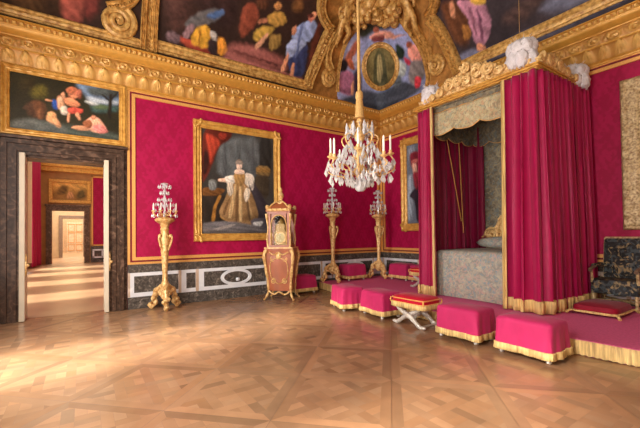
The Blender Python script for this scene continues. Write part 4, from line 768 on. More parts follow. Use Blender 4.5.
framed('framed_painting', 'large gilt framed full-length portrait of woman in brocade gown', -6.31, -3.93, 1.47, 4.50, .2, 'x', 'queen', (60, 56, 52), corner=.3, carve=.3)
framed('framed_painting', 'gilt framed portrait half hidden behind the left bed curtain', .97, 3.1, 1.68, 4.62, .24, 'y', 'prince', (96, 104, 116), 'frame', corner=.35, carve=.35)
framed('framed_painting', 'aged gilt framed painting cut off at right edge above the armchair', 6.58, 8.9, 1.62, 4.46, .32, 'y',
       [[[(7., 2.), (8.5, 2.), (8.5, 4.), (7., 4.)], (70, 66, 84), .5]], (52, 54, 76), 'frame_old', corner=.12, carve=.45)

# ------------------------------------------------------------------ dais
def dais():
    edge = [(-2.68, -.03), (-2.72, -.35), (-2.78, -.8), (-2.95, -1.7), (-3.12, -2.7), (-3.24, -3.7), (-3.3, -4.7), (-3.3, -5.7), (-3.26, -6.6), (-3.2, -7.1), (-3.14, -7.6), (-2.9, -8.6), (-2.5, -9.6)]
    e = [tuple(p) for p in catmull(edge, 6)]
    root = empty('carpeted_dais', 'low platform under the bed covered with crimson carpet and gold fringed edge', 'dais', (-1.5, -4.8, 0))
    ox, oy = -1.5, -4.8
    poly = e + [(-.11, -9.6), (-.11, -.11), (-2.68, -.11)]
    poly = [p for p in e if p[1] < -.1] + [(-.11, -9.6), (-.11, -.11)]
    mb = MB(); top = [(x-ox, y-oy, .2) for x, y in poly]; bot = [(x-ox, y-oy, .004) for x, y in poly]
    mb.rings([bot, [(x, y, .185) for x, y, z in top], top]); mb.build('carpet', 'carpet', root)
    fr = MB(); rr = []
    q = [p for p in e if p[1] < -.09]; L = 0; pts = []
    for i in range(len(q)-1):
        n = max(2, int(math.dist(q[i], q[i+1])/.018))
        for k in range(n):
            t = k/n; pts.append((q[i][0]+(q[i+1][0]-q[i][0])*t, q[i][1]+(q[i+1][1]-q[i][1])*t))
    for i, (x, y) in enumerate(pts):
        a = .010+.006*(i % 2)+.004*math.sin(i*.9)
        rr.append([(x-ox+.004, y-oy, .192), (x-ox-.016, y-oy, .19), (x-ox-.018, y-oy, .165), (x-ox-.008-a, y-oy, .155), (x-ox-.012-a*1.3, y-oy, .012+.008*math.sin(i*1.7)), (x-ox+.004, y-oy, .006)])
    fr.rings(rr, closed=False, caps=False); fr.build('fringe', 'fringe', root)
dais()

# ------------------------------------------------------------------ draped curtains
def cpath(pts, n):
    P = [np.array(p, float) for p in pts]; seg = [np.linalg.norm(P[i+1]-P[i]) for i in range(len(P)-1)]; T = sum(seg); out = []
    for k in range(n):
        d = T*k/(n-1); i = 0
        while i < len(seg)-1 and d > seg[i]: d -= seg[i]; i += 1
        t = min(1, d/seg[i]); p = P[i]+(P[i+1]-P[i])*t
        tn = (P[i+1]-P[i])/seg[i]; out.append((p, tn, T*k/(n-1)))
    # round the corners
    for _ in range(6):
        out = [out[0]] + [((out[i-1][0]+out[i][0]*2+out[i+1][0])/4, out[i][1], out[i][2]) for i in range(1, n-1)] + [out[-1]]
    return out, T
def curtain(name, parent, pts, z0, z1, nf, amp, m='curtain', flare=.0, seed=0, fringe=True, border=(), off=(0,0,0), pin=.35):
    r = np.random.default_rng(seed); n = max(40, nf*14); path, T = cpath(pts, n)
    ph = np.cumsum(r.uniform(.7, 1.35, 400)); ph = ph/ph[nf*1]*1.0
    am = r.uniform(.55, 1.25, nf+3)
    rows = 26
    def pt(i, z, extra=0.):
        p, tn, d = path[i]
        if 0 < i < n-1: tn = path[i+1][0]-path[i-1][0]; tn = tn/np.linalg.norm(tn)
        nn = np.array((tn[1], -tn[0])); q = (z1-z)/(z1-z0); s = d/T*nf
        k = int(s); a = am[min(k, nf)]*(1-(s-k))+am[min(k+1, nf+1)]*(s-k)
        grow = pin+(1-pin)*min(1, q*1.6)
        w = math.sin(2*PI*s+.5*math.sin(3.1*s+q*1.3)); w = math.copysign(abs(w)**.75, w)
        o = amp*a*grow*w+flare*q**1.5+extra
        p2 = p+nn*o+tn*amp*.35*math.sin(4*PI*s)*grow
        return (p2[0]-off[0], p2[1]-off[1], z-off[2])
    mb = MB(); zs = [z1-(z1-z0)*j/(rows-1) for j in range(rows)]
    mb.v = [pt(i, z) for z in zs for i in range(n)]
    mb.f = [(j*n+i, j*n+i+1, (j+1)*n+i+1, (j+1)*n+i) for j in range(rows-1) for i in range(n-1)]
    o = mb.build(name, m, parent)
    sd = o.modifiers.new('thick', 'SOLIDIFY'); sd.thickness = .012
    if fringe:
        f = MB(); zz = [z0+.2, z0+.19, z0+.1, z0+.005]
        f.v = [pt(i, z, .02 if k else .012) for k, z in enumerate(zz) for i in range(n)]
        f.f = [(j*n+i, j*n+i+1, (j+1)*n+i+1, (j+1)*n+i) for j in range(3) for i in range(n-1)]
        fo = f.build('fringe', 'fringe', o); fo.modifiers.new('thick', 'SOLIDIFY').thickness = .03
    for side in border:
        b = MB(); ii = (0, 3) if side == 0 else (n-4, n-1)
        for k in (0,):
            vs = []
            for z in zs:
                for i in range(ii[0], ii[1]+1): vs.append(pt(i, z, .02))
            w = ii[1]-ii[0]+1; b.v = vs; b.f = [(j*w+i, j*w+i+1, (j+1)*w+i+1, (j+1)*w+i) for j in range(rows-1) for i in range(w-1)]
        bo = b.build('gold_border', 'fringe', o); bo.modifiers.new('thick', 'SOLIDIFY').thickness = .05
    return o

# ------------------------------------------------------------------ bed
bed = empty('state_bed', 'high bed under the canopy with blue-beige flowered brocade coverlet', 'bed', (-1.0, -4.65, .2))
bo = (-1.0, -4.65, .2)
def LB(x, y, z): return (x-bo[0], y-bo[1], z-bo[2])
def coverlet():
    mb = MB(); x0, x1, y0, y1 = -1.86, -.16, -5.68, -3.62; rr = []
    def ring(i, z, wob=0.):
        pts = []; c = .12
        for (cx, cy, a0) in ((x1-c, y1-c, 0), (x0+c, y1-c, PI/2), (x0+c, y0+c, PI), (x1-c, y0+c, 1.5*PI)):
            for k in range(7):
                a = a0+PI/2*k/6; pts.append((cx+(c-i*.3)*math.cos(a)-i*.7*(1 if cx > -1 else -1), cy+(c-i*.3)*math.sin(a)-i*.7*(1 if cy > -4.6 else -1)))
            # straight run to the next corner
            nxt = {0: (x0+c, y1), PI/2: (x0, y0+c), PI: (x1-c, y0), 1.5*PI: (x1, y1-c)}[a0]
            p = pts[-1]
            tgt = (nxt[0] if a0 in (0, PI) else p[0], nxt[1] if a0 in (PI/2, 1.5*PI) else p[1])
            for k in range(1, 14):
                pts.append((p[0]+(tgt[0]-p[0])*k/14, p[1]+(tgt[1]-p[1])*k/14))
        n = len(pts); out = []
        for j, (x, y) in enumerate(pts):
            s = 1+wob*math.sin(j*.9)
            out.append(LB(-1.01+(x+1.01)*s, -4.65+(y+4.65)*s, z))
        return out
    for i, z, w in ((-.02, .215, .008), (0, .5, .006), (.0, .9, .003), (0, 1.1, .001), (.015, 1.17, 0), (.05, 1.205, 0), (.12, 1.222, 0), (.4, 1.235, 0)): rr.append(ring(i, z, w))
    mb.rings(rr); mb.build("coverlet", "brocade", bed)
    p = MB(); rr = []
    for k in range(15):
        t = k/14; r = .15*math.sin(PI*t)**.35+.005
        rr.append([LB(-.36+r*math.cos(2*PI*i/12)*1.1, -5.55+1.8*t, 1.36+r*math.sin(2*PI*i/12)) for i in range(12)])
    p.rings(rr); p.build('bolster', 'brocade', bed)
coverlet()
def headboard():
    mb = MB(); n = 61
    def top(y):
        q = (y+4.65)/.92; return 1.55+.75*math.exp(-(q/.42)**2)+.28*(1-abs(q))+.07*math.sin(q*16)
    rr = []; ys_ = [-5.57+1.84*i/(n-1) for i in range(n)]; m = 22
    vs = []
    for j in range(m):
        for i, y in enumerate(ys_):
            z = 1.1+(top(y)-1.1)*j/(m-1); d = .1+.045*math.sin(y*21+z*13)*math.sin(z*19-y*9)+.03*math.sin(y*47)*math.sin(z*41)
            vs.append(LB(-d-.02, y, z))
    mb.v = vs; mb.f = [(j*n+i, (j+1)*n+i, (j+1)*n+i+1, j*n+i+1) for j in range(m-1) for i in range(n-1)]
    for sgn in (-1, 1):
        for c, R in ((.25, .2), (.62, .17)):
            pts = []; 
            for k in range(40):
                q = k/39; a = 4.6*PI*q; r = R*(1-.85*q); pts.append(LB(-.14, -4.65+sgn*(c+r*math.cos(a)), 1.75-(c-.25)*.5+r*math.sin(a)))
            mb.tube(pts, .03, 6)
    o = mb.build('headboard', 'ormolu', bed); o.modifiers.new('t', 'SOLIDIFY').thickness = .04
headboard()

# ------------------------------------------------------------------ canopy
can = empty('bed_canopy', 'bed canopy with carved gilt crest, white plumes and crimson curtains', 'bed canopy', (-1.0, -4.67, 4.4))
co = (-1.0, -4.67, 4.4)
def LC(x, y, z): return (x-co[0], y-co[1], z-co[2])
CX, CY0, CY1 = -2.05, -6.02, -3.34
soff = MB().box(CX+.1-co[0], -.06-co[0], CY0+.06-co[1], CY1-.06-co[1], .02, .1); soff.build('soffit', 'brocade_dark', can, smooth=False)
bk = MB().box(-.06-co[0], -.015-co[0], CY0+.3-co[1], CY1-.1-co[1], .99-co[2], .03); bk.build('back_hanging', 'brocade_dark', can, smooth=False)
band = MB()
for dz, o_ in ((0.02, 0.), (.045, .045), (.07, .02), (.095, .05)):
    z0_, z1_ = .02+dz, .044+dz
    band.box(CX-o_-co[0], CX+.08-co[0], CY0-o_-co[1], CY1+o_-co[1], z0_, z1_)
    band.box(CX+.082-co[0], -.06-co[0], CY0-o_-co[1], CY0+.08-co[1], z0_, z1_)
    band.box(CX+.082-co[0], -.06-co[0], CY1-.08-co[1], CY1+o_-co[1], z0_, z1_)
bd = band.build('cornice', 'frame', can, smooth=False)
def crest(name, u0, u1, outline, place, swirls):
    """carved openwork cresting standing on the canopy cornice"""
    mb = MB(); n = 90; m = 14
    us = np.linspace(u0, u1, n); ou = [p[0] for p in outline]; oz = [p[1] for p in outline]
    tp = np.interp(us, ou, oz)+.018*np.abs(np.sin(us*23))
    vs = []
    for j in range(m):
        for i in range(n):
            z = 4.54+(tp[i]-4.54)*j/(m-1); d = .03*math.sin(us[i]*31+z*9)*math.sin(z*37)+.02*math.sin(us[i]*57)
            vs.append(LC(*place(us[i], d, z)))
    mb.v = vs; mb.f = [(j*n+i, (j+1)*n+i, (j+1)*n+i+1, j*n+i+1) for j in range(m-1) for i in range(n-1)]
    for cu, cz, R, fl in swirls:
        pts, rs = [], []
        for k in range(44):
            q = k/43; a = fl*4.4*PI*q+1.2; r = R*(1-.86*q); pts.append(LC(*place(cu+r*math.cos(a), .07, cz+r*math.sin(a)))); rs.append(R*.27*(1-.45*q))
        mb.tube(pts, rs, 7)
    for k in range(int((u1-u0)/.09)):
        u = u0+.05+k*.09; z = np.interp(u, ou, oz)
        mb.sphere(LC(*place(u, .02, z-.02)), (.04, .04, .05), 6, 5)
    o = mb.build(name, 'ormolu', can); o.modifiers.new('t', 'SOLIDIFY').thickness = .05
crest('crest', -5.9, -3.5, [(-5.9, 4.66), (-5.4, 4.68), (-5.28, 4.80), (-5.13, 4.88), (-4.97, 4.92), (-4.86, 4.92), (-4.8, 4.98), (-4.73, 5.06), (-4.6, 5.02), (-4.5, 4.85), (-4.35, 4.85), (-4.23, 4.82), (-4.05, 4.68), (-3.9, 4.62), (-3.5, 4.6)],
      lambda u, d, z: (CX-.06-d, u, z), [(-4.33, 4.71, .12, 1), (-4.55, 4.72, .11, -1), (-4.96, 4.77, .13, 1), (-5.2, 4.73, .12, -1), (-4.1, 4.62, .09, 1), (-5.42, 4.62, .07, -1), (-4.72, 4.92, .10, 1), (-4.75, 4.68, .10, -1), (-3.9, 4.58, .06, 1)])
crest('crest', -2.0, -.08, [(-2.0, 4.62), (-1.88, 4.74), (-1.7, 4.76), (-1.45, 4.82), (-1.2, 4.76), (-1., 4.68), (-.7, 4.62), (-.08, 4.58)],
      lambda u, d, z: (u, CY0+.02-d, z), [(-1.65, 4.66, .1, 1), (-1.3, 4.66, .1, -1), (-.95, 4.62, .07, 1), (-.6, 4.6, .06, -1)])
def valance(name, pts, z0, z1, m, scal, off=0.):
    P, T = cpath(pts, 90); rows = 12; mb = MB()
    for j in range(rows):
        for i, (p, tn, d) in enumerate(P):
            sc_ = abs(math.sin(PI*d/scal))**.6; zb = z0+.1*(1-sc_)
            z = z1+(zb-z1)*j/(rows-1); w = .015*math.sin(d*17)*j/rows
            mb.v.append(LC(p[0]-w-off*j/rows, p[1]+w*.3, z))
    n = 90; mb.f = [(j*n+i, j*n+i+1, (j+1)*n+i+1, (j+1)*n+i) for j in range(rows-1) for i in range(n-1)]
    o = mb.build(name, m, can); o.modifiers.new('t', 'SOLIDIFY').thickness = .02
    tr = MB(); tr.tube([mb.v[(rows-1)*n+i] for i in range(n)], .012, 5); tr.build('edging', 'trim', o)
    return o
valance('valance', [(CX+.14, CY1-.3), (CX+.14, CY0+.4)], 3.8, 4.3, 'brocade_pale', .62, .02)
valance('valance_heading', [(CX+.16, CY1-.3), (CX+.16, CY0+.4)], 4.24, 4.43, 'brocade_dark', 50.)
valance('inner_valance', [(CX+.3, CY1-.3), (-.14, CY1-.3), (-.14, CY0+.3)], 3.8, 4.4, 'brocade_dark', .5)
oc = tuple(co)
curtain('curtain', can, [(CX-.0, -5.44), (CX-.05, -5.95), (CX+.12, -6.05), (-.08, -6.08)], .215, 4.42, 16, .1, flare=.04, pin=.6, seed=4, border=(0,), off=oc)
curtain('curtain', can, [(CX+.3, CY1-.03), (CX+.02, CY1-.03), (CX-.03, -3.86)], .215, 4.42, 5, .065, flare=.02, pin=.6, seed=9, border=(1,), off=oc)
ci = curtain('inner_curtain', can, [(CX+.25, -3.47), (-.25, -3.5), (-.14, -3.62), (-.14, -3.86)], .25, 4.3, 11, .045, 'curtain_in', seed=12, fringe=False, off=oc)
for a, b in (((-1.25, 4.0), (-.7, 1.9)), ((-.75, 4.0), (-.62, 1.6))):
    t = MB().tube([LC(a[0], -3.57, a[1]), LC((a[0]+b[0])/2, -3.575, (a[1]+b[1])/2), LC(b[0], -3.57, b[1])], .012, 6)
    t.build('pull_cord', 'trim', ci)
def plume(x, y, z, s):
    """bundle of white ostrich feathers in a gilt cup: upright shafts whose tips curl over, with a fine spray above"""
    mb = MB(); r = np.random.default_rng(int(abs(x*100+y*10)))
    def lobe(cx, cy, cz, rx, rz, sd):
        n, m = 16, 12; rr = []
        for jj in range(1, m):
            th = PI*jj/m; ring = []
            for i in range(n):
                a = 2*PI*i/n; w = 1+.07*math.sin(5*a+sd+th*4)+.05*math.sin(9*a+th*11+sd*2)+.05*math.sin(th*16+a*2)
                ring.append((cx+rx*w*math.sin(th)*math.cos(a), cy+rx*w*math.sin(th)*math.sin(a), cz-rz*math.cos(th)*w))
            rr.append(ring)
        mb.rings(rr)
    X, Y, Zb = x-co[0], y-co[1], z+.06-co[2]
    for k in range(7):
        a = 2*PI*k/7; lobe(X+.17*s*math.cos(a), Y+.17*s*math.sin(a), Zb+(.16+.03*r.random())*s, .115*s, .17*s, k)
        a += .45; lobe(X+.14*s*math.cos(a), Y+.14*s*math.sin(a), Zb+(.36+.05*r.random())*s, .12*s, .15*s, k+9)
    lobe(X, Y, Zb+.42*s, .14*s, .17*s, 3.); lobe(X, Y, Zb+.2*s, .16*s, .2*s, 4.)
    o = mb.build('plume', 'feather', can)
    sp = MB()
    for k in range(22):
        a = r.uniform(0, 2*PI); l = r.uniform(.14, .3)*s
        p0 = np.array((x+.05*math.cos(a)-co[0], y+.05*math.sin(a)-co[1], z+.42*s-co[2]))
        sp.tube([p0, p0+np.array((.05*math.cos(a), .05*math.sin(a), l*.6)), p0+np.array((.13*math.cos(a), .13*math.sin(a), l))], [.004, .004, .0015], 4)
    so_ = sp.build('aigrette', 'feather', o); so_['kind'] = 'stuff'
    MB().lathe([(.05*s, 0), (.11*s, .02), (.07*s, .06), (.12*s, .1), (.12*s, .12)], (x-co[0], y-co[1], z+.1-co[2]), 12).build('plume_holder', 'ormolu', o)
plume(CX+.1, CY0+.3, 4.46, 1.0); plume(CX+.1, CY1-.36, 4.46, .8); plume(-.36, CY0+.06, 4.36, .92)
for x, y in ((CX+.1, CY0+.33), (CX+.1, CY1-.36)): MB().tube([LC(x, y, 4.55), LC(x, y, 6.), LC(x, y, 8.4)], .0035, 5).build('suspension_wire', 'bark', can)

# ------------------------------------------------------------------ covered stools
def stool(label, x, y, z, rz, L=.70, D=.50, H=.48, group='covered stools', dark=False):
    root = empty('covered_stool', label, 'stool', (x, y, z), rz, group)
    nl, nd = 22, 16; rr = []; mb = MB()
    def ring(sx, z, wob, n=76, inset=0.):
        out = []; c = .05
        hx, hy = D/2*sx-inset, L/2*sx-inset
        for i in range(n):
            a = 2*PI*i/n; ca, sa = math.cos(a), math.sin(a); p = .12
            ux, uy = hx*math.copysign(abs(ca)**p, ca), hy*math.copysign(abs(sa)**p, sa)
            # even out along the sides
            t = i/n*4; k = int(t); f = t-k
            cor = [(1,-1),(1,1),(-1,1),(-1,-1)]; a0, a1 = cor[k], cor[(k+1) % 4]
            ux, uy = hx*(a0[0]+(a1[0]-a0[0])*f), hy*(a0[1]+(a1[1]-a0[1])*f)
            e = min(f, 1-f); rnd = .018*math.exp(-(e/.05)**2); 
            ux -= math.copysign(rnd, ux); uy -= math.copysign(rnd, uy)
            ii = i*76/n; w = wob*(math.sin(ii*1.31+x*7)*.6+math.sin(ii*.53+y*5))+wob*1.6*math.exp(-(e/.06)**2)
            out.append((ux*(1+w/hx), uy*(1+w/hy), z))
        return out
    for s, zz, w, ins in ((1.025, .13, .010, 0), (1.015, .25, .008, 0), (1.005, .36, .004, 0), (1., H-.05, .001, 0), (1., H-.022, 0, .006), (1., H-.006, 0, .02), (1., H+.004, 0, .05), (1., H+.018, 0, .12), (1., H+.024, 0, .2)):
        rr.append(ring(s, zz, w, inset=ins))
    mb.rings(rr); mb.build('cover', 'cover', root)
    f = MB(); rr = []
    for zz, w, s in ((.14, .010, 1.028), (.135, .011, 1.042), (.118, .010, 1.04), (.112, .012, 1.034), (.045, .014, 1.05)):
        q = ring(s, zz, w, n=300)
        if zz < .08: q = [(a*(1+.008*(i % 2)), b*(1+.008*(i % 2)), c+.012+.004*math.sin(i*2.3)) for i, (a, b, c) in enumerate(q)]
        rr.append(q)
    f.rings(rr, caps=False); f.build('fringe', 'fringe', root).modifiers.new('t', 'SOLIDIFY').thickness = .012
    for sx in (-1, 1):
        for sy in (-1, 1):
            MB().lathe([(.022, 0), (.034, .01), (.03, .035), (.018, .05), (.03, .07), (.036, .1), (.03, .2)], (sx*(D/2-.06), sy*(L/2-.06), 0), 10).build('leg', 'silverleaf', root)
    return root
SZ = .2
stool('magenta covered stool closest to the camera, in front of the right bed curtain', -3.69, -6.60, 0, .0)
stool('magenta covered stool between the X-frame stool and the closest covered stool', -3.71, -5.65, 0, .02)
stool('magenta covered stool just left of the uncovered X-frame stool', -3.66, -3.76, 0, -.12)
stool('leftmost magenta covered stool of the front row, before the dais', -3.78, -2.83, 0, -.28)
stool('dark red covered stool on the wooden floor right behind the clock', -3.5, -.42, 0, PI/2)
stool('covered stool on the dais between the two gilt candle stands', -1.62, -.36, SZ, PI/2)
stool('covered stool on the dais just right of the corner candle stand', -.40, -1.32, SZ, 0)
stool('covered stool on the dais against the wall, partly hidden by the left bed curtain', -.40, -2.14, SZ, 0)

# ------------------------------------------------------------------ X-frame stools
def xstool(label, x, y, z, rz):
    root = empty('folding_stool', label, 'stool', (x, y, z), rz, 'X-frame stools')
    def leg(x_, s):
        pts = [(x_, s*.31, .02), (x_, s*.25, .035), (x_, s*.12, .13), (x_, 0, .2), (x_, -s*.14, .26), (x_, -s*.27, .36)]
        m = MB(); p = catmull(pts, 5); n = len(p)
        m.tube(p, [.026+.012*abs(math.sin(i*.8))+.012*math.exp(-((i-n/2)/3)**2) for i in range(n)], 9)
        m.sphere((x_, s*.33, .03), (.035, .05, .03), 9, 6); m.build('leg', 'silverleaf', root)
    for x_ in (-.2, .2):
        for s in (-1, 1): leg(x_+s*.022, s)
    MB().tube([(-.24, 0, .2), (.24, 0, .2)], .018, 8).build('pivot_rod', 'silverleaf', root)
    MB().tube([(-.2, -.3, .04), (.2, -.3, .04)], .016, 8).build('stretcher', 'silverleaf', root)
    MB().tube([(-.2, .3, .04), (.2, .3, .04)], .016, 8).build('stretcher', 'silverleaf', root)
    mb = MB(); rr = []
    def rect(hx, hy, z): 
        out = []
        for i in range(40):
            t = i/10; k = int(t); f = t-k; c = [(1,-1),(1,1),(-1,1),(-1,-1)]; a, b = c[k], c[(k+1) % 4]
            ux, uy = hx*(a[0]+(b[0]-a[0])*f), hy*(a[1]+(b[1]-a[1])*f); e = min(f, 1-f); r = .03*math.exp(-(e/.08)**2)
            out.append((ux-math.copysign(r, ux), uy-math.copysign(r, uy), z))
        return out
    for hx, hy, zz in ((.24, .35, .37), (.25, .36, .385), (.25, .36, .46), (.245, .355, .485), (.22, .33, .505), (.14, .22, .522), (.06, .1, .528)): rr.append(rect(hx, hy, zz))
    mb.rings(rr); s = mb.build('seat', 'velvet', root)
    g = MB()
    for zz, hx, hy in ((.47, .256, .366), (.4, .256, .366)):
        q = rect(hx, hy, zz); g.tube(q+[q[0]], .011, 6)
    for sx in (-1, 1):
        for sy in (-1, 1): g.tube([(sx*.245, sy*.355, .47), (sx*.25, sy*.36, .43), (sx*.245, sy*.355, .39)], .013, 6)
    g.build('braid', 'trim', s)
    f = MB(); a = rect(.255, .365, .4); rr = []
    for zz, k in ((.4, 1.), (.38, 1.02), (.315, 1.04)):
        rr.append([(p[0]*k*(1+.01*(i % 2)), p[1]*k*(1+.01*(i % 2)), zz) for i, p in enumerate(a)])
    f.rings(rr, caps=False); f.build('fringe', 'fringe', s).modifiers.new('t', 'SOLIDIFY').thickness = .012
xstool('uncovered X-frame stool with red velvet seat and silvered crossed legs', -3.68, -4.66, 0, .03)
xstool('silvered X-frame stool mostly hidden behind the left bed curtain', -1.2, -2.86, SZ, .05)

# ------------------------------------------------------------------ footrest cushion
fc_ = empty('footrest', 'low dark red velvet footrest with gold cord and corner tassels beside the bed curtain', 'footrest', (-1.2, -6.58, .2), .0)
mb = MB(); rr = []
for hx, hy, zz in ((.38, .30, .03), (.40, .32, .06), (.40, .32, .12), (.385, .305, .16), (.29, .23, .19), (.13, .1, .2)):
    rr.append([(hx*math.copysign(abs(math.cos(a))**.28, math.cos(a)), hy*math.copysign(abs(math.sin(a))**.28, math.sin(a)), zz) for a in [2*PI*i/48+.01 for i in range(48)]])
mb.rings(rr); mb.build('cushion', 'velvet_dark', fc_)
q = [(.405*math.copysign(abs(math.cos(a))**.28, math.cos(a)), .325*math.copysign(abs(math.sin(a))**.28, math.sin(a)), .06) for a in [2*PI*i/48+.01 for i in range(49)]]
MB().tube(q, .02, 7).build('gold_cord', 'fringe', fc_)
for sx in (-1, 1):
    for sy in (-1, 1):
        MB().tube([(sx*.385, sy*.305, .06), (sx*.42, sy*.34, .05), (sx*.44, sy*.36, .03), (sx*.455, sy*.37, .02)], [.014, .018, .024, .026], 8).build('tassel', 'fringe', fc_)

# ------------------------------------------------------------------ armchair
ac = empty('armchair', 'high-backed armchair in black and gold brocade near the right wall', 'armchair', (-.46, -6.6, .2), .0)
def ac_bb(name, m, x0, x1, y0, y1, z0, z1, b=.03, parent=None): return MB().bbox(x0, x1, y0, y1, z0, z1, b).build(name, m, parent or ac)
ac_bb('seat', 'brocade_chair', -.25, .3, -.32, .32, .36, .52, .04)
bkm = MB(); 
def bring(i, t): return [(x+.3+.1*t, y, .5+.76*t) for x, y in ((-.05+i, -.3+i), (.05-i, -.3+i), (.05-i, .3-i), (-.05+i, .3-i))]
bkm.rings([bring(.02, 0), bring(0, .03), bring(0, .96), bring(.02, 1.)]); bkm.build('backrest', 'brocade_chair', ac)
fr = MB()
for y in (-.3, .3): fr.tube([(.3, y, .3), (.33, y, .8), (.4, y, 1.27)], .022, 7)
fr.tube([(.4, -.3, 1.27), (.4, .3, 1.27)], .022, 7); fr.build('back_frame', 'frame_old', ac)
for s in (-1, 1):
    y = s*.33
    a = MB(); a.tube(catmull([(.32, y, .74), (.1, y, .76), (-.12, y, .74), (-.25, y, .71), (-.3, y, .68)], 5), [.03]*16+[.034]*5, 8); ar = a.build('armrest', 'frame_dark', ac)
    MB().bbox(-.12, .24, y-.045, y+.045, .735, .795, .02).build('arm_pad', 'brocade_chair', ar)
    MB().tube([(-.2, y, .46), (-.22, y, .58), (-.24, y, .71)], [.028, .022, .026], 8).build('arm_post', 'frame_old', ac)
    MB().bbox(-.22, .3, y-.02, y+.02, .40, .52, .015).build('side_rail', 'brocade_chair', ac)
    for x_ in (-.22, .3):
        MB().lathe([(.02, 0), (.035, .02), (.03, .06), (.022, .1), (.034, .16), (.026, .22), (.034, .3), (.034, .4)], (x_, y*.94, 0), 10).build('leg', 'frame_old', ac)
st_ = MB(); st_.tube([(-.22, -.3, .14), (.04, 0, .14), (.3, .3, .14)], .018, 7); st_.tube([(-.22, .3, .14), (.04, 0, .14), (.3, -.3, .14)], .018, 7); st_.build('stretcher', 'frame_old', ac)
f = MB(); rr = []
for zz, k in ((.4, 0.), (.38, .008), (.27, .012)):
    q = []
    for i in range(120):
        t = i/30; kk = int(t); ff = t-kk; c = [(.3,-.33),(.3,.33),(-.26,.33),(-.26,-.33)]; a, b = c[kk], c[(kk+1) % 4]
        q.append((a[0]+(b[0]-a[0])*ff+(k+.006*(i % 2))*(-1 if kk == 2 else 1 if kk == 0 else 0), a[1]+(b[1]-a[1])*ff+(k+.006*(i % 2))*(1 if kk == 1 else -1 if kk == 3 else 0), zz))
    rr.append(q)
f.rings(rr, caps=False); f.build('fringe', 'brocade_chair', ac)

# ------------------------------------------------------------------ candle stands and girandoles
def torchere(label, x, y, z, rz):
    root = empty('candle_stand', label, 'candle stand', (x, y, z+.006), rz, 'gilt candle stands'); root.scale = (1, 1, 1.07)
    MB().lathe([(.07, .42), (.1, .46), (.075, .52), (.06, .56), (.05, .62), (.055, .8), (.065, 1.0), (.08, 1.2), (.1, 1.38), (.115, 1.46), (.09, 1.52), (.075, 1.58), (.09, 1.64), (.07, 1.68)], (0,0,0), 14, .06).build('shaft', 'ormolu', root)
    MB().lathe([(.06, 1.66), (.09, 1.7), (.1, 1.75), (.17, 1.79), (.2, 1.81), (.21, 1.84), (.19, 1.86), (.18, 1.87)], (0,0,0), 20).build('top_plate', 'ormolu', root)
    br = MB()
    for k in range(3):
        a = 2*PI*k/3+PI/2; c, s = math.cos(a), math.sin(a)
        def q(r, z): return (r*c, r*s, z)
        br.tube(catmull([q(.07, 1.2), q(.12, 1.32), q(.155, 1.44), q(.14, 1.52), q(.105, 1.5), q(.12, 1.46)], 5), [.022]*10+[.02]*16, 7)
        br.sphere(q(.13, 1.5), .04, 8, 6)
    br.build('scroll_bracket', 'ormolu', root)
    bs = MB()
    bs.lathe([(.05, .2), (.1, .24), (.13, .3), (.12, .38), (.09, .44), (.07, .48)], (0,0,0), 12)
    for k in range(10):
        a = 2*PI*k/10; bs.sphere((.11*math.cos(a), .11*math.sin(a), .3+.04*(k % 2)), .045, 7, 5)
    bs.build('base_knop', 'ormolu', root)
    for k in range(3):
        a = 2*PI*k/3-PI/2-.1; c, s = math.cos(a), math.sin(a)
        def q(r, z, o=0.): return (r*c-o*s, r*s+o*c, z)
        m = MB(); p = catmull([q(.07, .44), q(.14, .42), q(.22, .34), q(.25, .24), q(.21, .16), q(.24, .08), q(.31, .03), q(.35, .05), q(.34, .1), q(.3, .1)], 5)
        n = len(p); m.tube(p, [.055-.02*i/n+.012*math.sin(i*.9) for i in range(n)], 8)
        for t in range(5): m.sphere(q(.16+.03*t, .36-.05*t, .045*(1 if t % 2 else -1)), .05, 7, 5)
        m.sphere(q(.31, .05), (.055, .055, .05), 8, 6); m.sphere(q(.26, .2, 0), .055, 8, 6)
        m.build('foot', 'ormolu', root)
    return root
def girandole(label, x, y, z):
    root = empty('candelabrum', label, 'candelabrum', (x, y, z), .3, 'crystal candelabra'); root.scale = (1.3, 1.3, 1.08)
    MB().lathe([(.1, 0), (.11, .015), (.04, .03), (.02, .06)], (0,0,0), 14).build('base', 'ormolu', root)
    MB().lathe([(.02, .04), (.03, .1), (.012, .16), (.032, .24), (.014, .3), (.034, .38), (.016, .46), (.012, .5), (.03, .56), (.012, .62), (.03, .66), (.06, .70), (.07, .715), (.02, .74)], (0,0,0), 8).build('stem', 'crystal', root)
    for k in range(8):
        a = 2*PI*k/8; c, s = math.cos(a), math.sin(a)
        q = lambda r, z_: (r*c, r*s, z_)
        arm = MB().tube(catmull([q(.02, .1), q(.08, .06), (q(.15, .05)), q(.19, .1), q(.19, .14)], 4), .009, 6)
        arm.lathe([(.012, .13), (.032, .145), (.03, .155)], q(.19, 0), 9); ar = arm.build('arm', 'ormolu', root)
        MB().lathe([(.008, .15), (.008, .28), (.003, .31)], q(.19, 0), 7).build('candle', 'wax', ar)
    first = None
    for k in range(72):
        r, zz = ((.2, .09), (.11, .42), (.1, .69), (.16, .2), (.14, .32), (.07, .56))[k % 6]; a = 2*PI*(k//6)/12+(k % 6)*.2
        if first is None:
            first = MB().pendant((0,0,0), .018, .085).build('crystal_drop', 'crystal', root, smooth=False); o = first
        else:
            o = first.copy(); COL.objects.link(o)
        o.location = (r*math.cos(a), r*math.sin(a), zz)
    return root
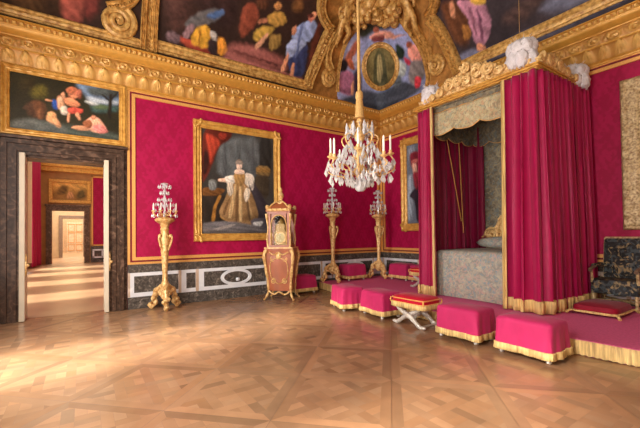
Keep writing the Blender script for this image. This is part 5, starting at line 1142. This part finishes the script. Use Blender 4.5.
for (x, y, z, l1, l2) in ((-7.05, -.45, 0, 'carved gilt candle stand on the floor near the doorway', 'crystal candelabrum on the candle stand near the doorway'),
                          (-2.40, -.42, SZ, 'carved gilt candle stand on the dais just right of the clock', 'crystal candelabrum on the stand just right of the clock'),
                          (-.72, -.6, SZ, 'carved gilt candle stand in the corner of the room', 'crystal candelabrum on the candle stand in the room corner')):
    torchere(l1, x, y, z+.007, 0.); girandole(l2, x, y, z+2.013)

# ------------------------------------------------------------------ clock
ck = empty('automaton_clock', 'tall rosewood and gilt automaton clock standing against the red wall', 'clock', (-4.38, -.93, 0), -PI/4)
# local frame: front looks along -y
def crow(w, d, z): return [(-w, -d, z), (w, -d, z), (w, d, z), (-w, d, z)]
bs = MB(); rr = []
for z, w, d in ((.2, .27, .19), (.3, .29, .2), (.55, .3, .21), (.8, .325, .225), (.95, .34, .235), (1.05, .33, .23), (1.1, .35, .245), (1.14, .35, .245)):
    z *= 1.12; q = []
    for i in range(32):
        t = i/8; k = int(t); f = t-k; c = crow(w, d, z); a, b = c[k], c[(k+1) % 4]
        bow = .03*math.sin(PI*f); nx, ny = [(0,-1),(1,0),(0,1),(-1,0)][k]
        q.append((a[0]+(b[0]-a[0])*f+nx*bow, a[1]+(b[1]-a[1])*f+ny*bow, z))
    rr.append(q)
bs.rings(rr); cab = bs.build('base_cabinet', 'rosewood', ck)
mt = MB()
for (px, pz, R, fl) in ((-.15, .9, .07, 1), (.15, .9, .07, -1), (-.15, .42, .07, -1), (.15, .42, .07, 1)):
    pts = []
    for k in range(30):
        q = k/29; a = fl*3.4*PI*q+PI/2; r = R*(1-.8*q); pts.append((px+r*math.cos(a), -.245, pz*1.12+r*math.sin(a)))
    mt.tube(pts, .012, 6)
mt.tube(catmull([(x, y, z*1.12) for x, y, z in [(-.2, -.235, .5), (-.23, -.24, .7), (-.18, -.26, .86), (0, -.275, .93), (.18, -.26, .86), (.23, -.24, .7), (.2, -.235, .5), (0, -.25, .36), (-.2, -.235, .5)]], 6), .012, 6)
mt.tube(catmull([(-.28, -.22, 1.21), (-.12, -.27, 1.12), (0, -.28, 1.18), (.12, -.27, 1.12), (.28, -.22, 1.21)], 6), .018, 6)
mt.sphere((0, -.27, 1.09), (.07, .03, .09), 9, 7)
mt.build('gilt_mount', 'ormolu', cab)
cr = MB().box(-.37, .37, -.265, .265, 1.275, 1.3); cr.build('cabinet_rim', 'ormolu', cab, smooth=False)
for sx in (-1, 1):
    for sy in (-1, 1):
        p = catmull([(sx*.32, sy*.225, 1.24), (sx*.37, sy*.265, 1.12), (sx*.36, sy*.26, .96), (sx*.31, sy*.22, .6), (sx*.29, sy*.2, .35), (sx*.3, sy*.21, .16), (sx*.36, sy*.26, .03), (sx*.39, sy*.28, .02)], 5); n = len(p)
        MB().tube(p, [.05-.028*min(1, i/(n*.8))+.008*math.sin(i) for i in range(n)], 8).build('leg', 'ormolu', ck)
ap = MB().tube(catmull([(-.28, -.2, .22), (-.14, -.23, .14), (0, -.24, .2), (.14, -.23, .14), (.28, -.2, .22)], 6), .02, 6); ap.build('apron', 'ormolu', ck)
# glazed upper case
zc0, zc1 = 1.30, 2.14
case = MB()
W, D = .25, .18
for sx in (-1, 1):
    for sy in (-1, 1): case.box(sx*W-.035, sx*W+.035, sy*D-.035, sy*D+.035, zc0, zc1)
case.box(-W-.05, W+.05, -D-.05, D+.05, zc0, zc0+.06); case.box(-W-.05, W+.05, -D-.05, D+.05, zc1, zc1+.05)
# arched head of the front and side openings
for fn in (lambda u, z: (u, -D-.03, z), ):
    arch = []
    for k in range(13):
        a = PI*k/12; arch.append((.19*math.cos(a), zc1-.24+.2*math.sin(a)))
    poly = [(.26, zc1), (.26, zc1-.24)]+arch+[(-.26, zc1-.24), (-.26, zc1)]
    n = len(arch)
    for k in range(n-1):
        a, b = arch[k], arch[k+1]
        v = [(a[0], -D-.03, a[1]), (b[0], -D-.03, b[1]), (b[0], -D-.03, zc1), (a[0], -D-.03, zc1)]
        v2 = [(x, y+.04, z) for x, y, z in v]; case.rings([v, v2])
        for sx in (-1, 1):
            v = [(sx*(W+.03), a[0]*.7, a[1]), (sx*(W+.03), b[0]*.7, b[1]), (sx*(W+.03), b[0]*.7, zc1), (sx*(W+.03), a[0]*.7, zc1)]
            v2 = [(x-sx*.04, y, z) for x, y, z in v]; case.rings([v, v2])
hc = case.build('glazed_case', 'rosewood', ck, smooth=False)
am = MB()
for s, y in ((1, -D-.045),):
    am.tube([(.19*math.cos(PI*k/14), y, zc1-.24+.2*math.sin(PI*k/14)) for k in range(15)], .016, 6)
    for sx in (-1, 1): am.tube([(sx*.2, y, zc0+.06), (sx*.2, y, zc1-.24)], .014, 6)
for sx in (-1, 1):
    for sy in (-1, 1):
        am.tube([(sx*(W+.03), sy*(D+.03), zc0), (sx*(W+.05), sy*(D+.05), zc0+.2), (sx*(W+.03), sy*(D+.03), zc0+.5), (sx*(W+.06), sy*(D+.06), zc1)], [.03, .02, .018, .035], 7)
        am.sphere((sx*(W+.02), sy*(D+.02), zc1+.11), (.04, .04, .07), 8, 6)
am.build('gilt_moulding', 'ormolu', hc)
MB().box(-.215, .215, D-.03, D-.01, zc0+.06, zc1).build('case_back', 'dark_in', hc, smooth=False)
MB().box(-.215, .215, -D-.012, -D-.008, zc0+.06, zc1-.04).build('glass_pane', 'glass', hc, smooth=False)
dl = MB().box(-.17, .17, -.1, .1, zc0+.06, zc0+.40); dl.box(-.12, .12, -.1, .1, zc0+.40, zc0+.58)
dl.lathe([(.10, .57), (.10, .6), (.085, .65), (.05, .69), (.015, .73)], (0, .0, zc0), 14)
dlo = dl.build('movement', 'brass', ck, smooth=False)
dd = MB()
rr = []
for r, y in ((.15, -.1), (.15, -.115), (.125, -.118), (.12, -.11)):
    rr.append([(r*math.cos(2*PI*i/32), y, zc0+.235+r*math.sin(2*PI*i/32)) for i in range(32)])
dd.rings(rr, caps=False); dd.build('dial_ring', 'ormolu', dlo)
rr = [[(.12*math.cos(2*PI*i/32), y, zc0+.235+.12*math.sin(2*PI*i/32)) for i in range(32)] for y in (-.105, -.112)]
MB().rings(rr).build('dial', mat('engraved_dial', (168, 150, 100), .45, .2, .2), dlo)
h = MB().box(-.006, .006, -.12, -.115, zc0+.235, zc0+.33); h.add([(0, -.118, zc0+.23), (.065, -.118, zc0+.18), (.07, -.118, zc0+.19), (.005, -.118, zc0+.24)], [(0,1,2,3)]); h.build('hand', 'dark_in', dlo, smooth=False)
tp = MB(); rr = []
for z, w, d in ((2.19, .32, .25), (2.23, .33, .26), (2.26, .29, .22), (2.33, .24, .18), (2.39, .15, .11), (2.43, .09, .07)): rr.append(crow(w, d, z))
tp.rings(rr); tpo = tp.build('hood', 'rosewood', ck, smooth=False)
tm = MB()
for sx in (-1, 1):
    for sy in (-1, 1):
        tm.sphere((sx*.29, sy*.22, 2.30), (.05, .05, .07), 8, 6)
for k in range(9): tm.sphere((-.26+.065*k, -.25, 2.24), (.042, .035, .035), 7, 5)
tm.tube([(-.29, -.25, 2.215), (.29, -.25, 2.215)], .018, 6)
tm.build('gilt_gallery', 'ormolu', tpo)
tm = MB()
tm.tube(catmull([(-.27, -.2, 2.27), (-.17, -.18, 2.38), (-.08, -.12, 2.44), (0, -.1, 2.4), (.08, -.12, 2.44), (.17, -.18, 2.38), (.27, -.2, 2.27)], 5), .02, 6)
tm.build('gilt_pediment', 'ormolu', tpo)
MB().lathe([(.06, 2.41), (.08, 2.45), (.035, 2.5), (.05, 2.55), (.075, 2.6), (.055, 2.66), (.02, 2.7), (.035, 2.74), (.006, 2.82)], (0,0,0), 12).build('finial', 'ormolu', ck)

# ------------------------------------------------------------------ chandelier
CHX, CHY = -4.95, -4.70
ch = empty('crystal_chandelier', 'large gilt and crystal chandelier hanging from a gold cord', 'chandelier', (CHX, CHY, 2.3)); ch.scale = (1.14, 1.14, 1.)
Z0 = 2.3
def q3(a, r, z): return (r*math.cos(a), r*math.sin(a), z-Z0)
MB().tube([(0,0,8.38-Z0), (0,0,6.-Z0), (0,0,3.85-Z0)], .022, 8).build('suspension_cord', 'bark', ch)
MB().lathe([(.03, 3.86), (.05, 3.83), (.055, 3.76), (.042, 3.72), (.05, 3.69), (.065, 3.46), (.07, 3.43), (.02, 3.42)], (0,0,-Z0), 14).build('cord_tassel', 'bark', ch)
MB().lathe([(.02, 3.44), (.05, 3.38), (.02, 3.32), (.06, 3.22), (.07, 3.12), (.03, 3.02), (.05, 2.94), (.1, 2.86), (.12, 2.78), (.06, 2.68), (.09, 2.62), (.1, 2.56), (.04, 2.48), (.03, 2.44)], (0,0,-Z0), 12).build('stem', 'ormolu', ch)
bl_ = MB().sphere((0, 0, 2.36-Z0), (.085, .085, .1), 8, 7); bl_.build('crystal_ball', 'crystal', ch, smooth=False)
R_ = np.random.default_rng(3)
spots = []
for k in range(8):
    a = 2*PI*k/8+.02; up_ = k % 2
    r1 = .46 if up_ else .50; zc_ = 2.84 if up_ else 2.74
    arm = MB().tube(catmull([q3(a, .06, 2.62), q3(a, .2, 2.52), q3(a, .36, 2.54), q3(a, r1, 2.62), q3(a, r1-.02, zc_-.08), q3(a, r1-.05, zc_-.02)], 6), .010, 6)
    arm.tube(catmull([q3(a, .16, 2.54), q3(a, .22, 2.64), q3(a, .3, 2.66), q3(a, .3, 2.58)], 5), .01, 6)
    b = q3(a, r1-.05, 0)
    arm.lathe([(.012, zc_-.03), (.05, zc_), (.048, zc_+.012), (.02, zc_+.02), (.024, zc_+.06)], (b[0], b[1], -Z0), 10)
    ao = arm.build('arm', 'ormolu', ch)
    MB().lathe([(.014, zc_+.03), (.014, zc_+.27), (.005, zc_+.3)], (b[0], b[1], -Z0), 7).build('candle', 'wax', ao)
    for t in range(7): spots.append((a+.1*(t-3), (r1-.12)+.12*R_.random(), zc_-.06-.1*R_.random(), 1.1))
    for t in range(4): spots.append((a+.15*t, .16+.09*t, 2.5+.06*R_.random(), 1.2))
    for t in range(3): spots.append((a+.15*t, .12+.05*t, 2.74+.1*R_.random(), 1.))
# upper tier
for k in range(8):
    a = 2*PI*k/8
    ua = MB().tube(catmull([q3(a, .04, 3.0), q3(a, .12, 2.95), q3(a, .22, 3.0), q3(a, .25, 3.1), q3(a, .2, 3.16)], 5), .01, 6).build('upper_branch', 'ormolu', ch)
    uc = MB().tube(catmull([q3(a, .05, 3.2), q3(a, .1, 3.18), q3(a, .16, 3.24), q3(a, .17, 3.3)], 5), .008, 6).build('crown_branch', 'ormolu', ch)
    sp = MB().lathe([(.012, 3.12), (.03, 3.18), (.016, 3.22), (.022, 3.27), (.004, 3.34)], (q3(a+.39, .3, 0)[0]*.62, q3(a+.39, .3, 0)[1]*.62, -Z0), 6).build('crystal_spire', 'crystal', ch, smooth=False)
    for t in range(5): spots.append((a+.16*t, .16+.03*t, 3.08-.05*t, 1.1)); 
    for t in range(2): spots.append((a+.4*t, .16, 3.26, .9))
    spots.append((a, .11, 3.36, .8)); spots.append((a+.2, .3, 2.88, 1.2)); spots.append((a+.5, .34, 2.78, 1.2))
for k in range(14): spots.append((2*PI*k/14, .12, 2.5, 1.4)); spots.append((2*PI*k/14+.2, .2, 2.62, 1.2))
order = sorted(spots, key=lambda s: (s[1]*math.cos(s[0])*.4+s[1]*math.sin(s[0])*.9))
base = MB().pendant((0,0,0), .03, .125); first = None
for i, (a, r, z, s) in enumerate(order[:100]):
    if first is None: first = base.build('crystal_pendant', 'crystal', ch, smooth=False); o = first
    else: o = first.copy(); COL.objects.link(o)
    o.location = q3(a, r, z); o.rotation_euler = (0, 0, a); o.scale = (s, s*.7, s)
rest = MB()
for a, r, z, s in order[100:]: rest.pendant(q3(a, r, z), .028*s, .125*s)
ro = rest.build('crystal_pendants', 'crystal', ch, smooth=False); ro['kind'] = 'stuff'

# ------------------------------------------------------------------ rooms beyond the doorway
FY = 18.3
def wall_with_door(name, y, x0, x1, zt, m, th=.4, xa=-11.3, xb=-4.):
    mb = MB().box(xa, x0, y, y+th, 0, 8).box(x1, xb, y, y+th, 0, 8).box(x0, x1, y, y+th, zt, 8); return struct(mb.build(name, m, smooth=False))
wall_with_door('wall_far', FY, -10.15, -8.5, 3.3, mat('warm_gold_boiserie', (176, 130, 74), .6, 0, .15, 3.))
f2 = MB()
def fu(mb, x0, x1, zt, w0, w1, y, d):
    mb.box(x0-w1, x0-w0, y-d, y, 0, zt+w1); mb.box(x1+w0, x1+w1, y-d, y, 0, zt+w1); mb.box(x0-w0, x1+w0, y-d, y, zt+w0, zt+w1)
fu(f2, -10.15, -8.5, 3.3, 0, .12, FY, .1); fu(f2, -10.15, -8.5, 3.3, .12, .3, FY, .06)
f2.box(-10.5, -8.15, FY-.14, FY, 3.58, 3.68)
struct(f2.build('door_2', marble_mat('brown_stone', (92, 74, 60), (150, 126, 106), scale=5.), smooth=False))
rp_ = MB().box(-8.02, -4., FY-.03, FY, 1.15, 5.5)
struct(rp_.build('wall_far_panel', 'damask_back', smooth=False)).name = 'trim_12'
gt = MB().box(-8.1, -8.02, FY-.06, FY, 1.05, 5.6).box(-8.1, -4., FY-.06, FY, 5.5, 5.6).box(-8.1, -4., FY-.06, FY, 1.07, 1.15); struct(gt.build('trim_13', 'trim', smooth=False))
dd_ = MB().box(-8.15, -4., FY-.05, FY, 0, 1.05); struct(dd_.build('baseboard_far', 'marble_grey', smooth=False))
dw = MB().box(-8.05, -7.0, FY-.08, FY-.05, .28, .38).box(-8.05, -7.0, FY-.08, FY-.05, .75, .85).box(-8.05, -7.95, FY-.08, FY-.05, .3, .8).box(-7.55, -7.45, FY-.08, FY-.05, .3, .8)
dw.build('white_frame', 'marble_white', bpy.data.objects['baseboard_far'], smooth=False)
cf = MB()
for i in range(70):
    x = -11.2+.1*i; o = .06*(i % 2)
    cf.box(x, x+.1, FY-.4-o, FY, 6.0, 6.2); cf.box(x, x+.1, FY-.25-.05*((i//2) % 2), FY, 5.72, 6.0)
struct(cf.build('trim_14', 'cornice', smooth=False))
# overdoor painting of the far room
def framed_far():
    root = empty('framed_painting', 'gilt framed landscape above the far marble doorway', 'painting', (-9.22, FY-.03, 3.78))
    m = MB()
    for (a, b, c, d) in ((-1.1, 1.1, 0, .2), (-1.1, 1.1, 1.28, 1.48), (-1.1, -.88, .2, 1.28), (.88, 1.1, .2, 1.28)): m.bbox(a, b, -.1, .02, c, d, .03)
    m.build('frame', 'frame', root, smooth=False)
    nu, nv = 80, 50; uu, zz = np.meshgrid(np.linspace(-.9, .9, nu), np.linspace(.18, 1.3, nv)); P = np.stack([uu.ravel(), zz.ravel()], 1)
    C = paint(P, [[[(-.9,.8),(.9,.7),(.9,1.3),(-.9,1.3)], (206, 160, 84), .2], [[(-.7,.5),(-.2,.6),(-.1,1.05),(-.5,1.1)], (112, 84, 40), .1], [[(.3,.3),(.8,.4),(.7,.9),(.4,.8)], (92, 76, 40), .1], [[(-.2,.3),(.2,.3),(.1,.7),(-.1,.7)], (190, 140, 90), .06]], (150, 112, 56), 8)
    g = MB(); g.v = [(u, -.03, z) for u, z in P]; g.f = [(j*nu+i, j*nu+i+1, (j+1)*nu+i+1, (j+1)*nu+i) for j in range(nv-1) for i in range(nu-1)]
    g.build('canvas', 'paint', root, colors=C)
framed_far()
# window wall of the far room
WX = -11.0
w2 = MB(); last = .5
wins = [(2.2, 3.9), (6.0, 7.7), (9.8, 11.5), (13.2, 14.9)]
for a, b in wins: w2.box(WX-.3, WX, last, a, 0, 7.2).box(WX-.3, WX, a, b, 0, .4).box(WX-.3, WX, a, b, 5.6, 7.2); last = b
w2.box(WX-.3, WX, last, 40., 0, 7.2); struct(w2.build('wall_left_2', 'plaster', smooth=False))
for k, (a, b) in enumerate(wins):
    w = MB()
    for y in (a, (a+b)/2, b): w.box(WX-.2, WX-.14, y-.04, y+.04, .4, 5.6)
    for z in (.45, 1.3, 2.2, 3.1, 4.0, 4.9, 5.57): w.box(WX-.19, WX-.15, a, b, z-.025, z+.025)
    struct(w.build('window_%d' % (k+3), 'door_white', smooth=False))
ceil2 = MB().box(-11.3, -4., .5, 40., 7.2, 7.4); struct(ceil2.build('ceiling_3', 'plaster', smooth=False))
wr2 = MB().box(-4., -3.8, .5, 40., 0, 7.4); struct(wr2.build('wall_right_2', 'damask_right', smooth=False))
curtain_o = empty('window_curtain', 'tall magenta curtain hanging by the window in the room beyond', 'curtain', (-10.75, 16.2, 0))
curtain('drape', curtain_o, [(-10.85, 15.0), (-10.75, 16.0), (-10.62, 17.3)], .06, 6.1, 6, .1, 'cover', fringe=False, off=(-10.75, 16.2, 0), seed=3)
sh = MB().bbox(-11., -10.62, 9.62, 9.68, .4, 5.6, .01).bbox(-11., -10.62, 13.05, 13.11, .4, 5.6, .01); struct(sh.build('trim_16', 'door_white', smooth=False))  # white panels added to stand in for the lit window reveals
# further enfilade
wall_with_door('wall_beyond', 27., -9.95, -8.55, 3.2, mat('pale_boiserie', (222, 196, 156), .6, 0, .08, 3.))
f3 = MB(); fu(f3, -9.95, -8.55, 3.2, 0, .25, 27., .1); struct(f3.build('door_3', mat('grey_stone', (150, 130, 112), .5), smooth=False))
struct(MB().box(-11.3, -4., 38., 38.3, 0, 8).build('wall_end', mat('far_wall', (216, 186, 146), .7), smooth=False))
de = MB()
de.box(-10., -8.5, 37.92, 38., 0, 3.3); dk = struct(de.build('door_4', mat('far_door', (232, 214, 180), .5), smooth=False))
pn = MB()
for x in (-9.9, -9.2):
    for z0, z1 in ((.2, .9), (1.05, 2.2), (2.3, 3.1)):
        pn.box(x, x+.58, 37.88, 37.93, z0, z0+.05).box(x, x+.58, 37.88, 37.93, z1-.05, z1).box(x, x+.05, 37.88, 37.93, z0, z1).box(x+.53, x+.58, 37.88, 37.93, z0, z1)
pn.build('panel_moulding', 'trim', dk, smooth=False)

# ------------------------------------------------------------------ light
def area(name, loc, rot, size, sy, power, color):
    l = bpy.data.lights.new(name, 'AREA'); l.shape = 'RECTANGLE'; l.size = size; l.size_y = sy; l.energy = power; l.color = color
    o = bpy.data.objects.new(name, l); COL.objects.link(o); o.location = loc; o.rotation_euler = rot; return o
wd = sc.world or bpy.data.worlds.new('world'); sc.world = wd; wd.use_nodes = True
wd.node_tree.nodes['Background'].inputs[0].default_value = (1., .98, .96, 1); wd.node_tree.nodes['Background'].inputs[1].default_value = 1.5
for k, (a, b) in enumerate(WIN):
    area('window_light', (-10.3, (a+b)/2, 2.7), (0, -PI/2, 0), 4.4, 1.6, 400, (1., .97, .92))
area('room_fill', (-5.6, -6.2, 7.9), (0, 0, 0), 6., 6., 50, (1., .94, .86))  # ambient fill added under the ceiling, no fixture there
area('rear_fill', (-8.0, -10.45, 3.6), (PI/2, 0, 0), 4.4, 5., 62, (1., .95, .88))  # fill lamp added behind the camera
for k, (a, b) in enumerate(wins): area('far_window_light', (WX+.1, (a+b)/2, 3.), (0, -PI/2, 0), 5., 1.6, 110, (1., .95, .86))
area('far_room_fill', (-9., 12., 6.9), (0, 0, 0), 3., 12., 110, (1., .9, .74))  # added fill below the far room's ceiling, not a fixture
area('end_room_fill', (-9., 23., 6.9), (0, 0, 0), 3., 7., 700, (1., .92, .8))  # added fill to brighten the room past the second doorway
area('end_room_fill', (-9., 33., 6.9), (0, 0, 0), 3., 8., 900, (1., .92, .8))  # same added fill for the last room
s = bpy.data.lights.new('sun', 'SUN'); s.energy = 11.; s.angle = math.radians(10); s.color = (1., .94, .84)
so = bpy.data.objects.new('sun', s); COL.objects.link(so)
dv = Vector((1., .08, -.75)); so.rotation_euler = dv.to_track_quat('-Z', 'Y').to_euler()
